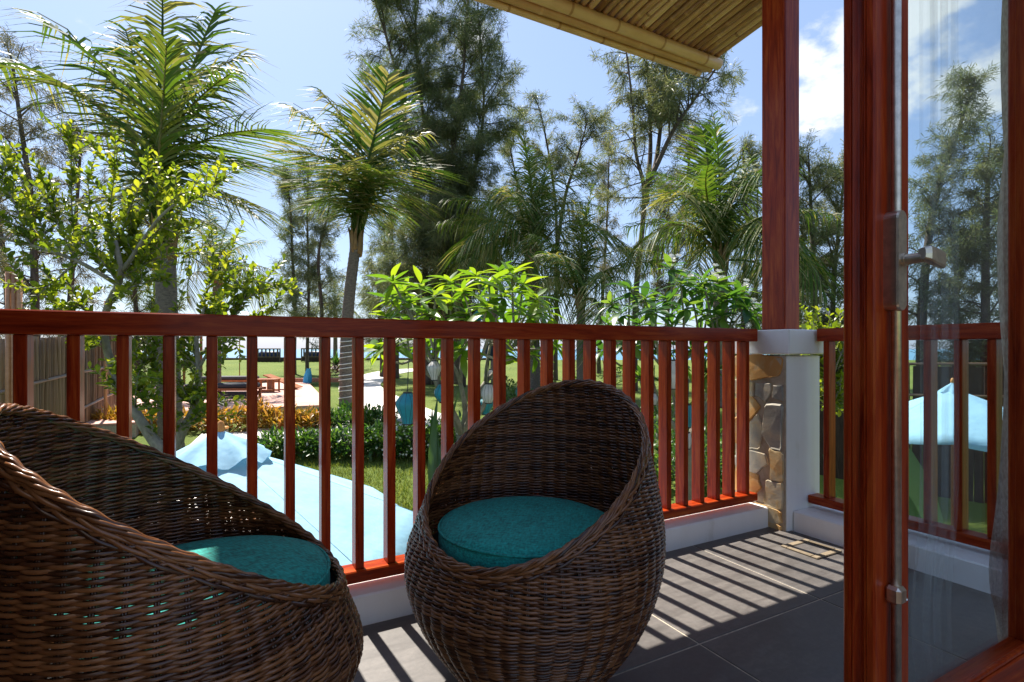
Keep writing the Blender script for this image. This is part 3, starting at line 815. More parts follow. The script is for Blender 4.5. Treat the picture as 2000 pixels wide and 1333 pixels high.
# ------------------------------------------------------------------ umbrellas
def umbrella(label, X, Y, zt, R0, drop, ground, seed, rot=0, mat=None, ribs=True, scale_cap=1.0, n=8):
    r_ = np.random.default_rng(seed); mat = mat or M_canvas
    t = thing('parasol', label, 'parasol', (X, Y, ground), 0, 'garden parasols')
    b = MB(); zt = zt-ground
    nth = n*6; nr = 9; g = []
    for i in range(nr+1):
        s = i/nr; row = []
        for j in range(nth+1):
            a = rot+j/nth*2*math.pi; k = (j % 6)/6.0
            edge = 1-.055*math.sin(math.pi*k)*s
            sag = .045*R0*math.sin(math.pi*k)*s*s
            rr = max(.03, s*R0*edge)
            row.append((rr*math.cos(a), rr*math.sin(a), zt-drop*(s**1.06)-sag-.012*math.sin(math.pi*k*2)*s))
        g.append(row)
    g.append([(x*1.0, y*1.0, z-.07+.006*math.sin(j*1.3)) for j, (x, y, z) in enumerate(g[-1])])
    b.grid(g).build('canopy', mat, t, True)
    cap = []; rc = .20*R0*scale_cap
    for i in range(6):
        s = i/5; row = []
        for j in range(nth+1):
            a = rot+j/nth*2*math.pi; k = (j % 6)/6
            lift = .018*R0*s*s*math.cos(2*math.pi*k)+.010*s*math.sin(a*3+seed)+.008*s*math.sin(a*7+seed*2)
            rr = max(.012, s*rc*(1-.06*math.sin(math.pi*k)*s))
            row.append((rr*math.cos(a), rr*math.sin(a), zt+.07*R0-drop*s*.22-.05*s*s+lift))
        cap.append(row)
    MB().grid(cap).build('vent_cap', mat, t, True)
    MB().tube([(0, 0, 0), (0, 0, zt+.06*R0)], .022, 10).build('pole', M_deckwood, t, True)
    MB().lathe([(.001, zt+.12*R0), (.02, zt+.11*R0), (.028, zt+.08*R0), (.02, zt+.055*R0)], 12).build('finial', M_orange, t, True)
    MB().box((0, 0, .03), (.5, .5, .08), .01).build('base_plate', M_concrete, t)
    for j in range(n):
        a = rot+j/n*2*math.pi; e = np.array([R0*math.cos(a), R0*math.sin(a), zt-drop])
        q = np.array([e*s+np.array([0, 0, zt])*(1-s) for s in np.linspace(0, .98, 5)]); q[:, :2] = np.linspace(0, .98, 5)[:, None]*e[:2]; q[:, 2] = zt-drop*np.linspace(0, .98, 5)**1.06-.025
        MB().tube(q, .009, 5).build('rib', M_deckwood, t, True)
        q = q.copy(); q[:, 2] += .0255; MB().tube(q, .0022, 4).build('seam', mat, t, True)
    return t
umbrella('large pale blue parasol directly below the railing with a crumpled vent cap', -1.97, 3.6, .30, 1.40, .60, float(gz(-1.97, 3.6)), 3, .25, scale_cap=1.15)
umbrella('blue parasol seen through the door glass in front of the dark fence', 6.62, 8.0, .36, 1.32, .60, float(gz(6.6, 8)), 5, .1, scale_cap=.7)
umbrella('far pale parasol beyond the terrace, just over the railing', -13.3, 26, 2.9, 1.5, .55, float(gz(-13.3, 26)), 6, .1, mat=M_canvasw)

# ------------------------------------------------------------------ vegetation builders
def leaf_mesh(name, mat, L, W, shape, fold=.18, curl=.25, n=5):
    """one leaf along +X, normal +Z"""
    s = np.linspace(0, 1, n+1); wv = np.array([shape(x) for x in s])*W
    z = -curl*L*s*s
    mid = np.c_[s*L, 0*s, z-fold*0]; l = np.c_[s*L, wv, z+fold*wv]; r = np.c_[s*L, -wv, z+fold*wv]
    b = MB(); b.grid([l, mid, r], .0)
    return b.mesh(name, mat, True)
SH_OB = lambda x: .5*math.sin(math.pi*min(1, x**1.5*.97+.03))**.8 if x < 1 else .02
SH_EL = lambda x: .5*math.sin(math.pi*min(.985, .04+x*.95))**.85
SH_LA = lambda x: .5*(math.sin(math.pi*(x**.8*.96+.02)))
def mat_from(d, up, pos, sc=1.0):
    d = np.asarray(d, float); d = d/(np.linalg.norm(d)+1e-9)
    y = np.cross(up, d); ny = np.linalg.norm(y)
    if ny < 1e-4: y = np.cross((0.3, 1, .2), d); ny = np.linalg.norm(y)
    y = y/ny; zz = np.cross(d, y)
    M = Matrix(((d[0]*sc, y[0]*sc, zz[0]*sc, pos[0]), (d[1]*sc, y[1]*sc, zz[1]*sc, pos[1]), (d[2]*sc, y[2]*sc, zz[2]*sc, pos[2]), (0, 0, 0, 1)))
    return M
def scatter_leaves(parent, name, meshes, items, keep=280, mat=None):
    """items: (pos(local), dir, up, scale, mesh index); the ones nearest the camera as objects, the rest joined."""
    base = np.array(parent.location)
    order = sorted(range(len(items)), key=lambda i: np.linalg.norm(np.array(items[i][0])+base-np.array([0, 0, CAMZ]))/items[i][3])
    for i in order[:keep]:
        p, d, up, sc, k = items[i]
        place(name, meshes[k], parent, mat_from(d, up, p, sc))
    rest = order[keep:]
    if rest:
        mb = MB(); cache = []
        for me in meshes:
            v = np.empty(len(me.vertices)*3, np.float32); me.vertices.foreach_get('co', v)
            f = np.array([list(pp.vertices) for pp in me.polygons]); cache.append((v.reshape(-1, 3), f))
        for i in rest:
            p, d, up, sc, k = items[i]; M = np.array(mat_from(d, up, p, sc)); v, f = cache[k]
            mb.add(v @ M[:3, :3].T+M[:3, 3], f, rng.random())
        mb.build('foliage', mat or meshes[0].materials[0], parent, True, kind='stuff')

def spline(pts, n):
    pts = np.array(pts, float); t = np.linspace(0, len(pts)-1, n); i = np.clip(t.astype(int), 0, len(pts)-2); fr = (t-i)[:, None]
    p0 = pts[np.clip(i-1, 0, None)]; p1 = pts[i]; p2 = pts[i+1]; p3 = pts[np.clip(i+2, None, len(pts)-1)]
    return .5*(2*p1+(p2-p0)*fr+(2*p0-5*p1+4*p2-p3)*fr**2+(-p0+3*p1-3*p2+p3)*fr**3)

# ---- coconut palms
def frond_mesh(bow, droop, seed, npair=46, wid=.030, Lm=.27, torn=0.0, grav=(.12, 0, -1), fwd=.55):
    """unit-length frond, base at origin, tip at +X; leaflets hang by droop"""
    r_ = np.random.default_rng(seed); b = MB()
    s = np.linspace(0, 1, 14)
    z = bow*4*s*(1-s)*.5*(1-.3*s); rach = np.c_[s, .03*np.sin(s*3+seed), z]
    b.tube(rach, .011*(1-.85*s)+.001, 5, (0, 1, 0), val=.62)
    for i in range(npair):
        t = .14+.86*i/(npair-1); x = t
        base = np.array([np.interp(t, s, rach[:, 0]), np.interp(t, s, rach[:, 1]), np.interp(t, s, rach[:, 2])])
        dz = (np.interp(min(1, t+.02), s, rach[:, 2])-np.interp(t-.02, s, rach[:, 2]))/.04
        tan = np.array([1, 0, dz]); tan /= np.linalg.norm(tan)
        ln = Lm*(.45+.55*math.sin(math.pi*min(1, (t-.1)*1.12))**.7)*(1 if t < .93 else .75)
        for sd in (-1, 1):
            if r_.random() < torn: continue
            fw = fwd+.5*t+.1*r_.normal()
            d = np.array([fw, sd*1.0, .15+.12*r_.normal()]); d /= np.linalg.norm(d)
            l2 = ln*(.85+.3*r_.random()); dr = droop*(.6+.8*r_.random())
            ts = np.array([0, .3, .65, 1.0])
            l2 = l2/math.sqrt(1+.5*dr*dr); q = base+np.outer(ts*l2, d)+np.outer(ts**1.9*l2*dr, np.array(grav)+np.array([0, .18*sd, 0]))
            wv = wid*np.array([.5, .55, .42, .04])
            side = np.cross(d, (0, 0, 1)); side = side/np.linalg.norm(side)
            tw = r_.normal()*.5; side = side*math.cos(tw)+np.array([0, 0, 1])*math.sin(tw)
            V = np.concatenate([q+side*wv[:, None]*.5, q-side*wv[:, None]*.5])
            f = [(0, 1, 5, 4), (1, 2, 6, 5), (2, 3, 7, 6)]
            c0 = r_.random()*.45
            b.add(V, f, [c0, c0+.05, c0+(.5 if r_.random() < .45 else .12)])
    return b.mesh('frond', M_frond, False)
GU, GA, GD, GF = (-.85, 0, -.35), (-.55, 0, -.85), (.35, 0, -.95), (-.9, 0, -.1)
FR = {'up': [frond_mesh(.10, .55, 1, 46, .021, .33, grav=GU, fwd=.75), frond_mesh(.16, .8, 2, 46, .021, .34, .05, GU, .75)],
      'arch': [frond_mesh(.55, 1.1, 3, 50, .022, .38, 0, GA, .7), frond_mesh(.7, 1.4, 4, 50, .021, .40, .1, GA, .65), frond_mesh(.45, .95, 5, 50, .022, .38, 0, GA, .7)],
      'droop': [frond_mesh(.9, 1.4, 6, 52, .023, .50, .12, GD, .45), frond_mesh(1.1, 1.8, 7, 52, .022, .54, .18, GD, .4)],
      'flat': [frond_mesh(.06, .22, 8, 54, .030, .33, 0, GF, .6)]}
def palm(label, base, crown, r0, fr, Lf, coil=False, sheath=True, extra_bend=0.0):
    """base, crown: world points; fr: list of (azimuth deg, elevation deg, length factor, kind) or (tip world, kind)"""
    base = np.array(base); crown = np.array(crown)
    t = thing('coconut_palm', label, 'palm tree', base, 0, 'coconut palms in the garden')
    c = crown-base; n = 70; s = np.linspace(0, 1, n)
    pts = np.outer(s, c); pts[:, 0] += extra_bend*np.sin(s*math.pi)
    rad = r0*(1.25-.45*s**.35)*(1+.06*(np.arange(n) % 2))
    rad[-5:] *= np.array([1, 1.05, 1.1, 1.0, .7])
    MB().tube(pts, rad, 14, (0, 1, 0)).build('trunk', M_palmbark, t, True)
    if coil:
        h = np.linspace(.04, .52, 420); k = 15*2*math.pi
        px = np.interp(h, s, pts[:, 0]); py = np.interp(h, s, pts[:, 1]); pz = np.interp(h, s, pts[:, 2]); rr = np.interp(h, s, rad)+.012
        MB().tube(np.c_[px+rr*np.cos(h*k/.5), py+rr*np.sin(h*k/.5), pz+.02*np.sin(h*90)], .011, 5, (0, 0, 1)).build('light_cable', M_rope, t, True)
    if sheath:
        b = MB(); zt = np.linalg.norm(c)
        for k in range(9):
            a = k*2.4; rr = r0*.62
            p0 = c+np.array([rr*math.cos(a), rr*math.sin(a), -r0*2.0*(.7+.6*rng.random())]); p1 = c+np.array([rr*1.35*math.cos(a), rr*1.35*math.sin(a), r0*.6]); p2 = c+np.array([rr*(1.9+rng.random())*math.cos(a+.2), rr*2.2*math.sin(a+.2), r0*2.2*(.7+.5*rng.random())])
            b.tube(spline([p0, p1, p2], 6), [r0*.28, r0*.36, r0*.3, r0*.22, r0*.12, r0*.03], 6, (0, 1, 0))
        b.build('leaf_sheath', M_sheath, t, True)
    for it in fr:
        if len(it) == 4:
            az, el, lf, kind = it; L = Lf*lf
            d = np.array([math.cos(R(az))*math.cos(R(el)), math.sin(R(az))*math.cos(R(el)), math.sin(R(el))])
            tip = c+d*L
        else:
            tip = np.array(it[0])-base; kind = it[1]; d = tip-c; L = np.linalg.norm(d); d = d/L
        kk = FR[kind]; me = kk[int(rng.integers(len(kk)))]
        up = np.array([0, 0, 1.0])
        if kind in ('flat',): up = np.array([0, -1.0, .15])
        elif abs(d[2]) > .9: up = np.array([-d[0]*2, -d[1]*2-.3, .3])
        up = up+rng.normal(0, .12, 3)
        place('frond', me, t, mat_from(d, up, c+d*r0*.3+np.array([0, 0, -.1*r0]), L))
    return t
def crown_pattern(n, seed, spread=1.0, young=3):
    r_ = np.random.default_rng(seed); out = []
    for i in range(n):
        f = i/n; az = i*137.5+r_.normal()*12
        if i < young: out.append((az, 74+r_.normal()*6, .95+.1*r_.random(), 'up'))
        elif f < .6: out.append((az, 48-34*(f-.15)/.45+r_.normal()*7, 1.0+.1*r_.normal(), 'arch'))
        else: out.append((az, 2-52*(f-.6)/.4+r_.normal()*8, .85+.1*r_.normal(), 'droop'))
    return out
def PT(lst, Y): return [(P(a, b, Y+dy), k) for a, b, dy, k in lst]
g_ = lambda p: np.array([p[0], p[1], float(gz(p[0], p[1]))])
# big left palm
Y1 = 9.3
pb = P(335, 830, Y1); pb[2] = float(gz(pb[0], Y1)); 
palm('biggest palm, thick trunk behind the leafy branches at the left end of the railing', pb, P(322, 475, Y1), .19,
     PT([(90, 45, -.4, 'arch'), (5, 130, .4, 'arch'), (300, -10, .6, 'up'), (315, 88, -1.2, 'flat'), (230, 60, .9, 'up'), (410, 25, .8, 'up'), (475, 115, .3, 'arch'), (510, 255, -.2, 'droop'), (500, 335, .5, 'droop'),
         (490, 420, -.5, 'droop'), (140, 410, -.6, 'droop'), (420, 450, .6, 'droop'), (450, 150, -.8, 'arch')], Y1), 3.5)
# string light palm
Y2 = 15.2
pb = P(677, 802, Y2); pb[2] = float(gz(pb[0], Y2))
palm('middle palm with white light cable wound round its trunk', pb, P(696, 470, Y2), .18,
     PT([(748, 148, 0, 'flat'), (572, 215, .3, 'arch'), (630, 185, -.6, 'arch'), (800, 200, .6, 'up'), (832, 265, .2, 'arch'), (838, 335, -.5, 'droop'), (556, 300, -.5, 'droop'), (580, 365, -.8, 'droop'),
         (812, 395, -.8, 'droop'), (700, 200, 1.0, 'up'), (640, 430, -.6, 'droop'), (765, 430, -.7, 'droop'), (600, 410, .6, 'droop'), (795, 425, .8, 'droop'), (670, 330, -1.8, 'droop'), (740, 340, -1.8, 'droop')], Y2), 4, coil=True, extra_bend=-.12)
def std_palm(label, bx, Y, cy, r0, Lf, n, seed, cx=None, tips=()):
    b = P(bx, 800, Y); b[2] = float(gz(b[0], Y))
    return palm(label, b, P(cx or bx, cy, Y), r0, crown_pattern(n, seed)+[(P(a, c, Y+d), k) for a, c, d, k in tips], Lf)
std_palm('palm with an upright yellow spear leaf behind the lime green frangipani', 1042, 17, 500, .21, 3.0, 20, 21, 1042, [(1018, 252, -.3, 'up'), (1075, 330, -.6, 'up'), (935, 540, -.5, 'droop'), (1120, 380, 0, 'arch')])
std_palm('short palm with reddish spear leaf right of the frangipani crown', 1137, 15, 585, .15, 2.4, 16, 23, 1134, [(1155, 372, -.2, 'up'), (1120, 400, .3, 'up')])
std_palm('palm with long pale petioles beside the wooden post', 1402, 15, 505, .21, 3.0, 22, 25, 1408, [(1390, 228, -.3, 'up'), (1365, 260, .5, 'flat'), (1490, 330, .2, 'arch'), (1290, 380, .1, 'droop')])
std_palm('small drooping palm between the frangipani and the casuarina trunks', 968, 20, 520, .16, 2.7, 14, 27, 965)
std_palm('smaller palm showing past the big left palm above the railing', 420, 17, 540, .16, 2.1, 16, 29, 425)
std_palm('thin young palm far off on the sea edge of the lawn', 655, 34, 610, .14, 2.1, 12, 31, 655)
std_palm('shaggy palm low behind the row of casuarinas', 893, 24, 520, .17, 2.6, 12, 33, 893)

# ---- casuarinas
def needle_spray(mb, p, d, n, L, wdt, r_, droop=.55, spread=.55):
    dirs = d[None]*(.55+.3*r_.random((n, 1)))+r_.normal(0, spread, (n, 3)); dirs[:, 2] -= droop*r_.random(n)
    dirs /= np.linalg.norm(dirs, axis=1, keepdims=True)
    ln = L*(.5+.8*r_.random((n, 1)))
    a = p[None]+r_.normal(0, L*.25, (n, 3)); b = a+dirs*ln; b[:, 2] -= .12*ln[:, 0]
    sv = np.cross(dirs, r_.normal(0, 1, (n, 3))); sv /= np.linalg.norm(sv, axis=1, keepdims=True)+1e-9
    m = (a+b)/2; m[:, 2] += .06*ln[:, 0]
    w2 = wdt*(.6+.7*r_.random((n, 1)))
    V = np.stack([a, m+sv*w2*.5, b, m-sv*w2*.5], 1).reshape(-1, 3)
    f = np.arange(n)[:, None]*4+np.array([0, 1, 2, 3])[None]
    mb.add(V, f, np.clip(r_.random()*.6+r_.random(n)*.4, 0, 1))
def casuarina(label, trunks, Y, nb, Lb, nn, seed, mat=None, t0=.25, r0=.13, Ln=.34, wn=.024, conical=.5, bare=0.0, updir=.55):
    """trunks: pixel polylines [(px,py,dY)...] at distance Y"""
    r_ = np.random.default_rng(seed); mat = mat or M_needle
    p0 = P(trunks[0][0][0], trunks[0][0][1], Y); gb = np.array([p0[0], Y, float(gz(p0[0], Y))])
    t = thing('casuarina_tree', label, 'tree', gb, 0, 'casuarina trees')
    tb = MB(); fo = MB()
    for ti, tr in enumerate(trunks):
        pts = [P(a, b, Y+dy)-gb for a, b, dy in tr]
        first = pts[0].copy()
        if len(tr[0]) == 3 and tr[0][1] > 600: first[2] = -.05; pts = [first]+pts
        q = spline(pts, 26); s = np.linspace(0, 1, 26)
        tb.tube(q, r0*(1 if ti == 0 else .8)*(1-.86*s)+.012, 7, (0, 1, 0))
        for i in range(nb):
            f = t0+(1-t0)*(i+r_.random())/nb
            k = f*25; a = q[int(k)]+(q[min(25, int(k)+1)]-q[int(k)])*(k-int(k))
            az = r_.random()*2*math.pi; el = updir+.45*r_.normal()
            ll = Lb*(1-conical*((f-t0)/(1-t0)))*(.55+.7*r_.random())
            d = np.array([math.cos(az)*math.cos(el), math.sin(az)*math.cos(el), math.sin(el)])
            e = a+d*ll+np.array([0, 0, -.10*ll]); m = a+d*ll*.5+np.array([0, 0, .06*ll])+r_.normal(0, .06*ll, 3)
            bq = spline([a, m, e], 8)
            tb.tube(bq, np.linspace(.035, .006, 8)*(.6+.2*ll), 4, (0, 0.3, 1), cap=False)
            ns = max(3, int(ll/.30))
            for j in range(ns):
                g = .22+.78*(j+r_.random())/ns
                if r_.random() < bare: continue
                kk = g*7; c = bq[int(kk)]+(bq[min(7, int(kk)+1)]-bq[int(kk)])*(kk-int(kk))
                dd = d*.6+r_.normal(0, .55, 3); dd[2] += .1; dd /= np.linalg.norm(dd)
                tl = .22+.5*r_.random()*(1-.4*g)
                e2 = c+dd*tl
                tb.tube([c, e2], [.008, .004], 3, (0, .3, 1), cap=False)
                nk = int(nn*3.0)
                needle_spray(fo, (c+e2)/2, dd, nk, Ln*.9, wn*.95, r_)
                needle_spray(fo, e2, dd, nk, Ln*.9, wn*.95, r_)
                needle_spray(fo, c, dd, nk, Ln*.8, wn*.95, r_)
    tb.build('trunk', M_bark, t, True); fo.build('crown', mat, t, False, kind='stuff')
    return t
casuarina('tallest casuarina clump with several dark trunks behind the light cable palm', [
    [(868, 690, 0), (870, 560, 0), (873, 430, 0), (885, 300, 0), (905, 140, 0), (918, -70, 0)],
    [(835, 690, .5), (832, 560, .5), (822, 430, .4), (800, 290, .3), (768, 120, .2), (715, -50, 0)],
    [(903, 690, -.4), (892, 540, -.3), (905, 430, 0), (930, 320, .3), (945, 200, .5), (935, 40, .5)],
    [(850, 690, .6), (850, 500, .8), (835, 300, 1), (815, 120, 1.2), (810, -60, 1.2)]], 23, 95, 2.6, 10, 101, r0=.2, t0=.22, conical=.25, Ln=.40, wn=.021)
casuarina('slender casuarina with a spiky top left of the light cable palm', [[(574, 690, 0), (576, 600, 0), (571, 500, 0), (566, 400, 0), (556, 335, 0)]], 30, 60, 1.5, 8, 103, r0=.14, t0=.3, conical=.75, Ln=.38)
casuarina('slender casuarina pair crowded against the light cable palm', [[(630, 690, 0), (628, 600, 0), (622, 500, 0), (640, 420, 0), (648, 350, 0)], [(600, 690, 1), (603, 560, 1), (600, 420, 1), (603, 320, 1)]], 29, 50, 1.6, 8, 104, r0=.14, t0=.3, conical=.65, Ln=.38)
casuarina('open casuarina with a forked trunk under the bamboo eave', [
    [(1239, 690, 0), (1243, 560, 0), (1256, 430, 0), (1257, 362, 0), (1242, 300, 0), (1236, 210, 0), (1222, 90, 0)],
    [(1257, 372, 0), (1278, 330, 0), (1290, 250, .3), (1298, 160, .3), (1304, 60, .3)],
    [(1257, 372, 0), (1282, 325, -.2), (1318, 250, -.5), (1360, 190, -.6), (1415, 110, -.8)],
    [(1260, 400, 0), (1270, 300, .6), (1268, 200, .8), (1262, 100, .8)]], 20, 26, 1.5, 8, 105, r0=.13, t0=.42, conical=.15, bare=.15, Ln=.33)
casuarina('drooping casuarina behind the palm with the yellow spear leaf', [[(1085, 690, 0), (1088, 560, 0), (1086, 420, 0), (1075, 320, 0), (1055, 215, 0)], [(1088, 480, 0), (1105, 380, .3), (1130, 300, .3), (1148, 235, .3)], [(1040, 690, 0), (1030, 500, 1), (1010, 360, 1), (990, 260, 1)]], 26, 26, 1.8, 9, 106, r0=.13, t0=.35, conical=.3)
casuarina('thin casuarina with sparse tip right of the short palm', [[(1170, 690, 0), (1178, 560, 0), (1186, 420, 0), (1190, 290, 0)]], 30, 42, 1.6, 8, 107, mat=M_needlebr, t0=.3, conical=.6)
casuarina('feathery casuarina between the forked tree and the post palm', [[(1300, 690, 0), (1308, 560, 0), (1330, 430, 0), (1345, 320, 0), (1350, 270, 0)], [(1260, 690, 1), (1290, 520, 1), (1310, 380, 1)]], 27, 38, 1.9, 9, 108, mat=M_needlebr, t0=.3, conical=.4)
casuarina('dark casuarina right behind the palm with pale petioles', [[(1452, 690, 0), (1452, 560, 0), (1458, 420, 0), (1450, 290, 0)], [(1475, 690, 1), (1478, 500, 1), (1480, 320, 1)]], 25, 42, 1.7, 9, 109, t0=.25, conical=.5)
casuarina('dense casuarina filling the gap between post and door', [[(1592, 700, 0), (1590, 560, 0), (1585, 430, 0), (1580, 320, 0)], [(1625, 700, .6), (1628, 560, .6), (1640, 430, .6), (1650, 330, .6)], [(1560, 700, 1.2), (1562, 560, 1.2), (1568, 440, 1.2)]], 17, 60, 1.45, 11, 110, t0=.15, conical=.4, Ln=.26, wn=.018)
casuarina('leaning casuarina seen through the door glass', [[(1800, 640, 0), (1812, 480, 0), (1835, 360, 0), (1870, 260, 0), (1905, 150, 0)]], 15, 60, .95, 9, 111, t0=.2, conical=.5, Ln=.24, wn=.017)
casuarina('bushy dark casuarina at the far edge of the door glass', [[(1925, 680, 0), (1925, 520, 0), (1928, 400, 0), (1930, 310, 0)], [(1870, 680, .5), (1868, 560, .5), (1862, 440, .5)], [(1985, 680, .5), (1990, 500, .5), (1995, 320, .5)]], 14, 60, 1.15, 10, 112, t0=.1, conical=.35, Ln=.24, wn=.017)
casuarina('brownish casuarina at the extreme left behind the big palm', [[(70, 720, 0), (68, 560, 0), (62, 400, 0), (40, 240, 0), (25, 130, 0)], [(20, 720, .6), (10, 520, .6), (-20, 330, .6), (-30, 180, .6)], [(130, 720, 1), (140, 540, 1), (150, 400, 1), (160, 260, 1)]], 15, 36, 1.5, 9, 113, mat=M_needlebr, t0=.12, conical=.3, Ln=.28, wn=.018)
casuarina('thin dark casuarina beyond the bamboo fence posts', [[(268, 720, 0), (265, 600, 0), (258, 470, 0), (262, 360, 0)], [(300, 720, .5), (302, 560, .5), (296, 430, .5)]], 22, 40, 1.4, 9, 114, t0=.2, conical=.4)
casuarina('low casuarina clump just left of the tallest one', [[(775, 690, 0), (778, 600, 0), (770, 520, 0), (765, 440, 0)], [(745, 690, .6), (740, 600, .6), (735, 530, .6)]], 27, 40, 1.6, 9, 115, t0=.3, conical=.4)

# ---- foreground leafy tree at the left
def leafy_tree(name, label, cat, origin, shoots, limbs, Y, mesh, mat_bark, dens, seed, sub=.35, keep=280, r_limb=.05, lmin=.7, lmax=1.25, subn=(2, 5)):
    r_ = np.random.default_rng(seed); g = np.array(origin)
    t = thing(name, label, cat, g)
    b = MB()
    for l in limbs:
        pts = [P(a, c, Y+d)-g for a, c, d, _ in l]; n = 4*len(l)
        q = spline(pts, n); rr = np.interp(np.linspace(0, 1, n), np.linspace(0, 1, len(l)), [x[3] for x in l])
        b.tube(q, rr, 9, (0, 1, .2))
    items = []
    def shoot(q, scale):
        seg = np.linalg.norm(np.diff(q, axis=0), axis=1); Lq = seg.sum(); s = np.r_[0, np.cumsum(seg)]
        n = max(4, int(Lq*dens)); ph = r_.random()*6
        for i in range(n):
            x = (i+r_.random()*.6)/n*Lq; p = np.array([np.interp(x, s, q[:, k]) for k in range(3)])
            tng = q[-1]-q[0]; tng = tng/np.linalg.norm(tng)
            a = ph+i*2.4
            o = np.cross(tng, (0, .3, 1)); o /= np.linalg.norm(o)+1e-9; o2 = np.cross(tng, o)
            d = (o*math.cos(a)+o2*math.sin(a))*.9+tng*.75+np.array([0, 0, .25])+r_.normal(0, .2, 3)
            up = np.array([0, 0, 1.])+r_.normal(0, .45, 3)
            items.append((p, d, up, scale*(lmin+(lmax-lmin)*r_.random())*(1 if x < Lq*.85 else .75), int(r_.integers(len(mesh)))))
    for sh in shoots:
        pts = [P(a, c, Y+d)-g for a, c, d in sh]; q = spline(pts, 14)
        b.tube(q, np.linspace(.013, .003, 14), 5, (0, 1, .2), cap=False)
        shoot(q, 1.0)
        for _ in range(int(r_.integers(*subn))):
            k = int(r_.integers(2, 12)); p = q[k]; tng = q[k+1]-q[k-1]; tng /= np.linalg.norm(tng)+1e-9
            d = tng*.7+r_.normal(0, .65, 3)+np.array([0, 0, .25]); d /= np.linalg.norm(d)
            L = sub*(.4+.9*r_.random()); q2 = spline([p, p+d*L*.5+np.array([0, 0, .02]), p+d*L], 6)
            b.tube(q2, np.linspace(.007, .002, 6), 4, (0, 1, .2), cap=False); shoot(q2, .95)
    b.build('trunk', mat_bark, t, True)
    scatter_leaves(t, 'leaf', mesh, items, keep)
    return t
ALM = [leaf_mesh('leaf', M_almond, .088, .048, SH_OB, .22, .12), leaf_mesh('leaf', M_almond, .07, .04, SH_OB, .1, .25), leaf_mesh('leaf', M_almond, .10, .053, SH_OB, .3, .05)]
YL = 5.9
o = P(330, 905, YL); o[2] = float(gz(o[0], YL))
limbs = [[(330, 1010, 0, .10), (330, 900, 0, .085), (300, 860, 0, .06), (262, 800, 0, .05), (225, 730, .1, .045), (205, 660, .1, .04), (210, 600, 0, .036), (236, 540, -.1, .03), (225, 470, -.1, .02)],
         [(330, 900, 0, .075), (352, 850, 0, .055), (378, 800, 0, .045), (388, 730, 0, .03), (384, 660, 0, .022), (400, 600, 0, .012)],
         [(236, 560, -.1, .026), (150, 510, -.2, .02), (60, 480, -.3, .016), (-40, 455, -.3, .014)],
         [(240, 530, -.1, .024), (300, 440, -.2, .017), (340, 400, -.3, .01)],
         [(388, 720, 0, .02), (430, 650, 0, .012), (470, 600, 0, .008)]]
SHO = []
def add(*p): SHO.append([(a, b, d) for a, b, d in p])
add((225, 500, 0), (260, 390, .1), (310, 305, .1)); add((240, 520, 0), (340, 420, -.2), (440, 350, -.2)); add((240, 540, -.1), (320, 500, -.2), (408, 492, -.3))
add((240, 520, 0), (300, 470, .2), (385, 430, .3)); add((150, 510, -.1), (140, 400, 0), (140, 240, .1)); add((100, 495, -.2), (60, 390, -.1), (0, 270, 0)); add((60, 480, -.3), (20, 380, -.3), (-20, 330, -.3))
add((60, 480, -.3), (30, 440, -.4), (-30, 420, -.5)); add((150, 510, -.2), (110, 430, -.1), (80, 330, 0)); add((200, 540, -.1), (180, 440, .2), (170, 330, .2)); add((236, 560, -.1), (190, 500, -.4), (150, 470, -.5))
add((236, 545, 0), (270, 440, .3), (330, 340, .3)); add((230, 530, 0), (215, 420, .1), (230, 310, 0)); add((240, 530, 0), (290, 400, .4), (395, 370, .4)); add((210, 600, 0), (260, 560, -.2), (330, 545, -.3)); add((205, 640, .1), (160, 600, 0), (130, 540, 0))
add((210, 620, 0), (150, 640, -.1), (90, 560, -.1)); add((150, 510, -.2), (90, 560, -.3), (30, 560, -.3)); add((120, 505, -.2), (60, 440, 0), (10, 340, .1)); add((300, 440, -.2), (350, 380, 0), (420, 380, 0)); add((236, 545, 0), (330, 470, .1), (400, 440, .1))
add((400, 640, 0), (450, 590, 0), (580, 548, 0)); add((390, 660, 0), (400, 590, .1), (420, 520, .1)); add((430, 650, 0), (470, 600, -.1), (490, 530, -.1)); add((390, 690, 0), (440, 670, -.2), (500, 650, -.2)); add((388, 720, 0), (330, 660, -.1), (290, 600, -.1))
add((378, 800, 0), (410, 740, -.2), (430, 700, -.2)); add((388, 740, 0), (350, 690, .2), (320, 640, .2)); add((378, 790, 0), (330, 760, -.1), (290, 700, -.1)); add((262, 800, 0), (270, 740, -.2), (290, 660, -.2)); add((225, 730, .1), (260, 690, -.1), (300, 640, -.1))
add((300, 860, 0), (290, 800, -.1), (260, 760, -.1)); add((352, 850, 0), (330, 810, -.2), (300, 780, -.2)); add((378, 800, 0), (350, 740, -.3), (345, 690, -.3)); add((262, 800, 0), (240, 760, .1), (250, 690, .1)); add((205, 660, .1), (170, 680, 0), (110, 620, 0)); add((384, 700, 0), (360, 650, .2), (340, 600, .2))
add((430, 640, 0), (480, 640, 0), (545, 600, 0)); add((410, 640, 0), (440, 610, -.1), (520, 560, -.1)); add((352, 840, 0), (390, 810, -.2), (440, 770, -.2)); add((400, 630, 0), (440, 560, .2), (440, 500, .2))
leafy_tree('almond_tree', 'bright green small leaved tree rising outside the left part of the railing', 'tree', o, SHO, limbs, YL, ALM, M_greybark, 62, 41, .46, subn=(4, 8))
